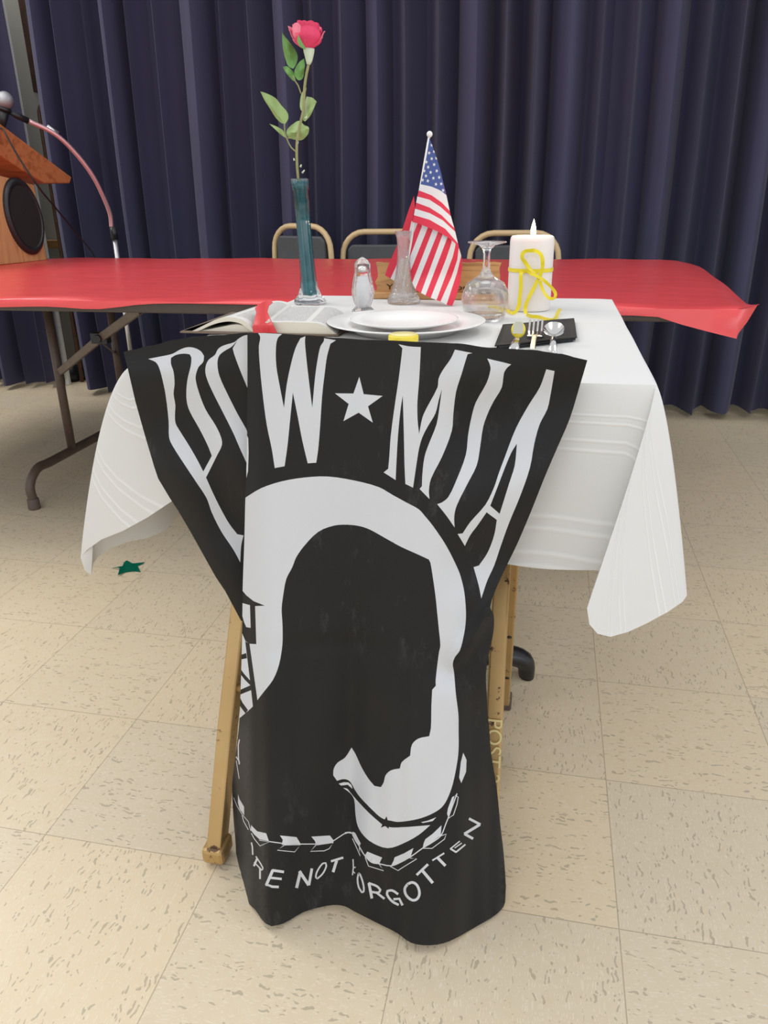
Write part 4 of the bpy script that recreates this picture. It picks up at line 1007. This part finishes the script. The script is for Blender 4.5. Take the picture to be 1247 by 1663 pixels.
lb = [(400,655),(350,790),(298,950),(240,1120),(165,1290),(140,1370),(190,1400),(225,1422),(262,1440),(290,1300),(330,1100),(380,900),(410,760)]
V3, F3, m3 = sheet(cf(lb), [(cf([(262,1240),(300,1200),(300,1445),(225,1425),(188,1403)]), 1)], lambda x, y: atY(x, y, BY+.026), 5, 4)
g = G(); g.add(V, F_); g.m = list(m_); 
for VV, FF, MM in ((V2, F2, m2), (V3, F3, m3)):
    n0 = len(g.v); g.v += VV; g.f += [tuple(i+n0 for i in q) for q in FF]; g.m += MM
g.obj('cloth', mats_us, t, solid=.0004)
rebase(t)

# --- wooden plaque
py_ = at(700, 487, Wt).y; PY = py_+.02
t = thing('wooden_plaque', 'wooden plaque with burnt lettering standing behind the small flag', 'plaque', (atY(715, 487, PY).x, PY, Wt))
xa, xb_ = atY(611, 470, PY).x, atY(812, 470, PY).x
zb = zof(700, 474, PY); ztp = zof(700, 427, PY)
rnd = random.Random(4); outp = []
n = 16
for k in range(n+1): outp.append((xa+(xb_-xa)*k/n, zb-.002))
for k in range(1, 6): outp.append((xb_+rnd.uniform(-.004, .003), zb+(ztp-zb)*k/6))
for k in range(n+1): outp.append((xb_-(xb_-xa)*k/n, ztp+rnd.uniform(-.0015, .002)))
for k in range(1, 6): outp.append((xa+rnd.uniform(-.003, .005), ztp-(ztp-zb)*k/6))
k = len(outp); V = [(x, PY, z) for x, z in outp]+[(x, PY+.016, z) for x, z in outp]
obj('board', V, [tuple(range(k)), tuple(range(k, 2*k))[::-1]]+[(i, i+k, (i+1) % k+k, (i+1) % k) for i in range(k)], M['plaque'], t, smooth=False)
G().box((xa-.012, PY-.014, Wt), (xb_+.01, PY+.03, zb-.001)).obj('ledge', M['plaque_ledge'], t, smooth=False, bevel=.002)
v, f = text_mesh('You are not Forgotten', .0165, 1.0)
wx = max(p.x for p in v); tgt = atY(812, 470, PY).x-atY(627, 470, PY).x
x0_ = atY(627, 470, PY).x; z0_ = zof(640, 470, PY)
obj('burnt_lettering', [(x0_+p.x*tgt/wx, PY-.0006-p.z, z0_+p.y) for p in v], [q[::-1] for q in f], M['burn'], t, smooth=False)
rebase(t)

# --- wine glass upside down
gc = Vector((at(786, 520, Wt).x, at(786, 519, Wt).y+.0, Wt)); GY = gc.y
t = thing('wine_glass', 'empty wine glass turned upside down beside the candle', 'wine glass', gc)
hz_ = lambda py: max(0, zof(787, py, GY)-Wt); r_ = lambda w_: rad(w_, GY)
z_b = hz_(455)
o_ = [(r_(61), 0), (r_(68), .012), (r_(74), .026), (r_(75), .037), (r_(70), .050), (r_(58), hz_(459)), (r_(38), hz_(452)), (r_(22), hz_(447)), (r_(13), hz_(438)), (r_(10.5), hz_(425)), (r_(10.5), hz_(412)), (r_(14), hz_(404)), (r_(28), hz_(398)), (r_(59), hz_(394)), (r_(60), hz_(393)-.0005), (r_(58), hz_(392)), (0, hz_(391.5))]
i_ = [(0, hz_(460)), (r_(30), hz_(461)), (r_(52), hz_(465)), (r_(66), .047), (r_(72), .036), (r_(71.5), .026), (r_(66), .012), (r_(59.5), 0)]
G().lathe(i_ + o_, gc, 56).obj('bowl_and_stem', M['glass'], t)
rebase(t)

# --- candle
ca_, cb_ = at(822, 500, Wt), at(893, 500, Wt)
cr_ = (cb_-ca_).length/2*.97; fr = at(858, 507, Wt); cc = Vector((atY(857.5, 507, fr.y+cr_).x, fr.y+cr_, Wt)); CY = cc.y
t = thing('pillar_candle', 'thick white pillar candle with a lit flame', 'candle', cc)
hc = zof(858, 380, CY)-Wt
G().lathe([(cr_*.97, 0), (cr_, .003), (cr_, hc-.012), (cr_*.97, hc-.005), (cr_*.90, hc-.003), (cr_*.80, hc-.006), (cr_*.4, hc-.012), (0, hc-.013)], cc, 48).obj('wax_body', M['wax'], t)
zt_ = Wt+hc-.013
G().tube([(cc.x, CY, zt_), (cc.x, CY, zt_+.012)], .0012, 8).obj('wick', M['wick'], t)
fh = [(0, .0), (.0035, .003), (.0052, .009), (.0042, .018), (.0022, .026), (0, .033)]
G().lathe(fh, (cc.x+.001, CY, zt_+.006), 16).obj('flame', M['flame'], t)
rebase(t)
pl = bpy.data.lights.new('candle_light', 'POINT'); pl.energy = .35; pl.color = (1, .72, .42); pl.shadow_soft_size = .008
po = bpy.data.objects.new('candle_light', pl); C.objects.link(po); po.location = (cc.x, CY, zt_+.045)
# --- ribbon
cq = crop(740, 340, 5.668)
def ribbon_pts(P, Y=None):
    out = []
    for x, y, dd in P:
        q = cq([(x, y)])[0]; out.append(atY(q[0], q[1], CY-cr_-.002-dd))
    return out
def band(pts, wd, g, twist=0):
    pts = smooth_poly([Vector(p) for p in pts], False, 5, 120); n = len(pts); V = []
    for i, p in enumerate(pts):
        tt = (pts[min(i+1, n-1)]-pts[max(i-1, 0)]).normalized(); vd = (p-CAM).normalized()
        nn = tt.cross(vd).normalized(); vd2 = tt.cross(nn)
        a = twist*math.sin(i*.33)
        nn = nn*math.cos(a)+vd2*math.sin(a)
        V += [p+nn*wd/2, p-nn*wd/2]
    g.add(V, [(2*i, 2*i+1, 2*i+3, 2*i+2) for i in range(n-1)])
g = G(); wd = .0068
ringp = [cc + Vector(((cr_+.0012)*math.cos(a), (cr_+.0012)*math.sin(a), zof(830, 440, CY-cr_)-Wt)) for a in [2*PI*k/40 for k in range(41)]]
V = []
for p in ringp: V += [p+Vector((0, 0, wd/2)), p-Vector((0, 0, wd/2))]
g.add(V, [(2*i, 2*i+1, 2*i+3, 2*i+2) for i in range(40)])
band(ribbon_pts([(745,600,.004),(700,570,.008),(640,490,.012),(610,440,.014),(625,395,.014),(680,380,.012),(740,385,.012),(785,420,.012),(800,500,.012),(790,570,.010),(760,640,.008),(720,720,.010),(665,830,.012),(640,900,.012),(650,965,.016),(700,995,.024)]), wd, g, .5)
band(ribbon_pts([(620,560,.004),(600,600,.010),(600,700,.012),(590,800,.012),(580,890,.012),(550,950,.014)]), wd, g, .4)
band(ribbon_pts([(590,580,.003),(650,560,.010),(690,590,.010),(760,620,.010),(830,670,.006),(890,730,.004),(918,780,.004),(900,820,.004),(850,810,.006),(800,740,.008),(775,660,.008)]), wd*.85, g, .5)
# tails lying on the cloth
def on_table(P): 
    out = []
    for x, y in P:
        q = cq([(x, y)])[0]; p = at(q[0], q[1], Wt+.004); out.append(p)
    return out
band(on_table([(650,968),(700,985),(760,990),(830,1012),(880,1020),(920,1000)]) + [at(740+935/5.668, 340+960/5.668, Wt+.006), at(740+962/5.668, 340+915/5.668, Wt+.008)], wd*.9, g, .2)
band(on_table([(552,952),(510,950),(470,925),(430,900),(390,888),(350,880),(300,878)]), wd*.9, g, .2)
tag(g.obj('yellow_ribbon', M['yellow_ribbon'], solid=.0003), 'shiny yellow ribbon tied in a bow around the candle with curling tails', 'ribbon')

# --- napkin and cutlery
npk = [at(805, 535, Wt), at(925, 523, Wt), at(931, 575, Wt), at(929, 600, Wt)]
q0, q1 = at(806, 534, Wt), at(926, 523, Wt)
na, nb = Vector((q0.x+.012, q0.y, 0)), Vector((q1.x, q1.y, 0))
g = G()
for k, (o1, o2) in enumerate(((0, 0), (.003, .004), (-.002, .006))):
    V = []; nx_, ny_ = 10, 12
    for z in (Wt+.0012*k*2+.0002, Wt+.0012*k*2+.0018):
        for j in range(ny_+1):
            for i in range(nx_+1):
                u, v_ = i/nx_, j/ny_
                p = Vector((-.158+o1*(1-u)+(.142+o2)*u-.020*v_*(1-u)*1.0, 0, 0)); p.x = (na.x+o1)*(1-u)+(nb.x+o2)*u; p.x -= .0*v_
                p.y = (na.y*(1-u)+nb.y*u) - .19*v_ + .002*k; p.z = z + .0004*math.sin(u*9+v_*7+k)
                V.append(p)
    a = (nx_+1)*(ny_+1); Fc = []
    for j in range(ny_):
        for i in range(nx_):
            b0 = j*(nx_+1)+i; Fc.append((b0, b0+nx_+1, b0+nx_+2, b0+1)); Fc.append((a+b0, a+b0+1, a+b0+nx_+2, a+b0+nx_+1))
    bd = [(j*(nx_+1)) for j in range(ny_+1)] + [ny_*(nx_+1)+i for i in range(1, nx_+1)] + [j*(nx_+1)+nx_ for j in range(ny_-1, -1, -1)] + [i for i in range(nx_-1, 0, -1)]
    Fc += [(bd[i], bd[(i+1) % len(bd)], a+bd[(i+1) % len(bd)], a+bd[i]) for i in range(len(bd))]
    g.add(V, Fc)
tag(g.obj('napkin', M['napkin']), 'folded black cloth napkin on the white table under the cutlery', 'napkin')
ZN = Wt+.0072
def flatpath(P, Z=ZN): return [at(x, y, Z+dz) for x, y, dz in P]
# fork
t = thing('fork', 'steel fork lying on the black napkin between the lemon wedge and the spoon', 'fork', at(867, 560, ZN))
g = G(); hd = at(868, 551, ZN); tine_top = at(870, 521, ZN)
fd = (at(872, 520, ZN)-at(865, 560, ZN)); fd.z = 0; Lf = .085; fd.normalize(); fs = Vector((fd.y, -fd.x, 0))
o0 = at(868, 549, ZN)
def fp(u, v_, z=0): return o0 + fd*u + fs*v_ + Vector((0, 0, z))
for k in range(4):
    x = (-1.5+k)*.0062
    g.bar([fp(.0, x*.9, .003), fp(.02, x, .006), fp(.04, x, .012), fp(.056, x*1.02, .018)], .0032, .0022, (0, 0, 1))
g.obj('tines', M['steel'], t, smooth=False, bevel=.0006)
G().bar([fp(.004, -.0115, .003), fp(.004, .0115, .003)], .010, .0022, (0, 0, 1)).bar([fp(.004, 0, .003), fp(-.008, 0, .004), fp(-.02, 0, .006), fp(-.10, 0, .002)], .008, .003, (0, 0, 1)).obj('handle', M['steel'], t, smooth=False, bevel=.001)
rebase(t)
# spoon
t = thing('spoon', 'steel spoon lying bowl up on the black napkin at the right', 'spoon', at(898, 560, ZN))
sc0 = at(899, 544, ZN+.006); rx = rad(33, sc0.y); ry = rx*1.42
V = []; nr, na_ = 8, 28
for j in range(nr+1):
    r_j = j/nr
    for k in range(na_):
        a = 2*PI*k/na_
        V.append(sc0 + fs*rx*r_j*math.cos(a) + fd*ry*r_j*math.sin(a)*(1 if math.sin(a) > 0 else 1.08) + Vector((0, 0, .009-.008*(1-r_j**2)+ry*r_j*math.sin(a)*.30)))
Fc = [(j*na_+k, j*na_+(k+1) % na_, (j+1)*na_+(k+1) % na_, (j+1)*na_+k) for j in range(nr) for k in range(na_)]
obj('bowl', V, Fc, M['steel'], t, solid=.0012)
e0 = sc0 - fd*ry*.98 + Vector((0, 0, .003))
G().tube([e0, e0-fd*.015, e0-fd*.03+Vector((0, 0, .002)), e0-fd*.10-Vector((0, 0, .006))], [.0035, .0030, .004, .006], 10, up=(0, 0, 1), flat=(.5, 1)).obj('handle', M['steel'], t)
rebase(t)
# knife and lemon wedge
t = thing('knife', 'steel table knife handle on the black napkin below the lemon wedge', 'knife', at(835, 565, ZN))
k0 = at(839, 552, ZN)
G().tube([k0+fd*.05, k0+fd*.01, k0-fd*.01, k0-fd*.10], [.003, .0045, .006, .0085], 10, up=(0, 0, 1), flat=(.45, 1)).obj('handle', M['steel'], t)
G().bar([k0+fd*.045+Vector((0,0,.001)), k0+fd*.08+Vector((0,0,.001))], .012, .0015, (0, 0, 1)).obj('blade', M['steel'], t, smooth=False)
rebase(t)
t = thing('lemon_wedge', 'small pale lemon wedge with yellow rind resting on the knife', 'lemon', at(841, 546, ZN+.004))
lw = at(841, 548, ZN+.005); r0 = rad(22, lw.y)
V = []; nu, nv = 12, 8
for j in range(nv+1):
    b_ = -PI/2+PI*j/nv
    for i in range(nu+1):
        a_ = PI*i/nu
        V.append(lw + Vector((r0*math.cos(b_)*math.cos(a_), -.8*r0*math.cos(b_)*math.sin(a_)*1.0, r0*1.15*math.sin(b_)+r0*1.1)))
Fc = [(j*(nu+1)+i, j*(nu+1)+i+1, (j+1)*(nu+1)+i+1, (j+1)*(nu+1)+i) for j in range(nv) for i in range(nu)]
obj('rind', V, Fc, M['lemon'], t, solid=.001)
V = [lw+Vector((r0*.96*math.cos(2*PI*k/24), .0005, r0*1.1+r0*1.1*math.sin(2*PI*k/24))) for k in range(24)]
obj('flesh', V+[p+Vector((0, .003, 0)) for p in V], [tuple(range(24)), tuple(range(24, 48))[::-1]]+[(i, (i+1) % 24, (i+1) % 24+24, i+24) for i in range(24)], M['lemon_flesh'], t)
V = [lw+Vector((r0*.62*x_, -r0*.80-.001, r0*1.55+r0*.75*z_)) for x_, z_ in ((-1, -1), (1, -1), (1, .4), (.6, 1), (-.6, 1), (-1, .4))]
obj('pith', V+[p+Vector((0, .008, 0)) for p in V], [tuple(range(6)), tuple(range(6, 12))[::-1]]+[(i, (i+1) % 6, (i+1) % 6+6, i+6) for i in range(6)], mat('pith', (.62, .62, .50), .4), t, bevel=.001)
rebase(t)

# --- open book with red cloth marker
bl = at(288, 548, Wt); br_ = at(548, 533, Wt)
t = thing('open_book', 'thick open book with small print in two columns, at the left of the white table', 'book', ((bl.x+br_.x)/2, bl.y+.08, Wt))
BYF = 1.185; BYB = 1.400      # near and far edges of the book
sp_x = atY(421, 548, BYF).x
def bx_(px): return atY(px, 540, BYF).x
def bz(px, py): return atY(px, py, BYF).z
def strip_block(prof_top, prof_bot, y0, y1, name, shear=0.0, taper=1.0, mt='print', parent=t):
    """page block: profile across the book, run front to back"""
    nT = len(prof_top); ny_ = 14
    V = []; U = []
    for j in range(ny_+1):
        v_ = j/ny_; y = y0+(y1-y0)*v_
        for i, (x, z) in enumerate(prof_top): V.append((x+shear*v_, y, z)); U.append((i/(nT-1), v_))
    Fc = [(j*nT+i, j*nT+i+1, (j+1)*nT+i+1, (j+1)*nT+i) for j in range(ny_) for i in range(nT-1)]; fm = [0]*len(Fc)
    b0 = len(V)
    for y, sh in ((y0, 0), (y1, shear)):
        for (x, z) in prof_top: V.append((x+sh, y, z)); U.append((0, 0))
        for (x, z) in prof_bot: V.append((x+sh, y, z)); U.append((0, 0))
    k = nT
    for s_ in (0, 1):
        o_ = b0+s_*2*k
        for i in range(k-1): Fc.append((o_+i, o_+k+i, o_+k+i+1, o_+i+1)); fm.append(1)
    for i in range(k-1): Fc.append((b0+k+i, b0+3*k+i, b0+3*k+i+1, b0+k+i+1)); fm.append(1)
    for i in (0, k-1): Fc.append((b0+i, b0+2*k+i, b0+3*k+i, b0+k+i)); fm.append(1)
    return obj(name, V, Fc, [M[mt], M['edges']], parent, fm=fm, uvs=U, smooth=False)
def sp_profile(P, n=3): return [(p.x, p.y) for p in smooth_poly([Vector((a, b)) for a, b in P], False, n, 100)]
def bpf(P): return sp_profile([(bx_(px), max(Wt+.003, bz(px, py))) for px, py in P])
# left lifted page bundle (arched) and lower block
cb_k = crop(260, 460, 4.157)
def bk(P): return cb_k(P)
topL = bpf(bk([(215,328),(255,305),(330,270),(400,240),(470,228),(540,238),(590,265),(620,300),(632,325)]))
botL = bpf(bk([(210,336),(260,322),(330,290),(400,268),(470,258),(540,270),(580,295),(610,322),(630,338)]))
strip_block(topL, botL, BYF, BYB-.01, 'page_block', .012)
topL2 = bpf(bk([(150,345),(215,338),(300,318),(400,300),(500,282),(560,288),(600,312),(632,342)]))
botL2 = [(x, Wt+.003) for x, z in topL2]
strip_block(topL2, botL2, BYF+.004, BYB, 'page_block', .010)
# right block, with fore edge fanned out
topR = bpf(bk([(735,245),(760,262),(850,262),(950,265),(1040,268),(1085,275),(1150,312),(1190,345)]))
botR = [(x, Wt+.003) for x, z in topR]; botR[0] = (bx_(260+640/4.157), Wt+.003)
topR = [(x, z) for x, z in topR]
strip_block(topR, botR, BYF, BYB-.02, 'page_block', -.028)
G().box((bx_(260+140/4.157), BYF-.004, Wt), (bx_(260+1205/4.157), BYB+.006, Wt+.003)).obj('cover', M['book_cover'], t, smooth=False, bevel=.001)
rebase(t)
rbm = [(640,170),(660,145),(715,120),(745,112),(760,130),(735,150),(725,190),(740,230),(765,285),(790,335),(760,345),(630,340),(625,300),(640,240),(650,200)]
def rbY(x, y): return BYF-.008 + .085*max(0, (530-y)/46.0)**1.3 + .004*math.sin(x/4.0)
V, F_, m_ = sheet(bk(rbm), [], lambda x, y: atY(x, y, rbY(x, y)), 4, 3)
o = obj('book_marker', V, F_, M['red_ribbon'], solid=.001); tag(o, 'red cloth marker lying in the fold of the open book', 'bookmark')

# ================================================================ GREEN STAR ON THE FLOOR
cs_ = crop(100, 540, 3.897)
gs = cs_([(355,1535),(368,1492),(355,1488),(318,1492),(350,1484),(385,1478),(395,1455),(412,1442),(450,1462),(528,1453),(482,1478),(500,1515),(440,1510),(400,1518)])
V, F_, m_ = sheet(gs, [], lambda x, y: at(x, y, .002+.004*max(0, 1-abs(x-190)/20)+.0015*math.sin(x/3)), 5, 4)
tag(obj('foil_star', V, F_, M['green_foil'], solid=.0006), 'small green foil star lying on the tiled floor at left', 'decoration')
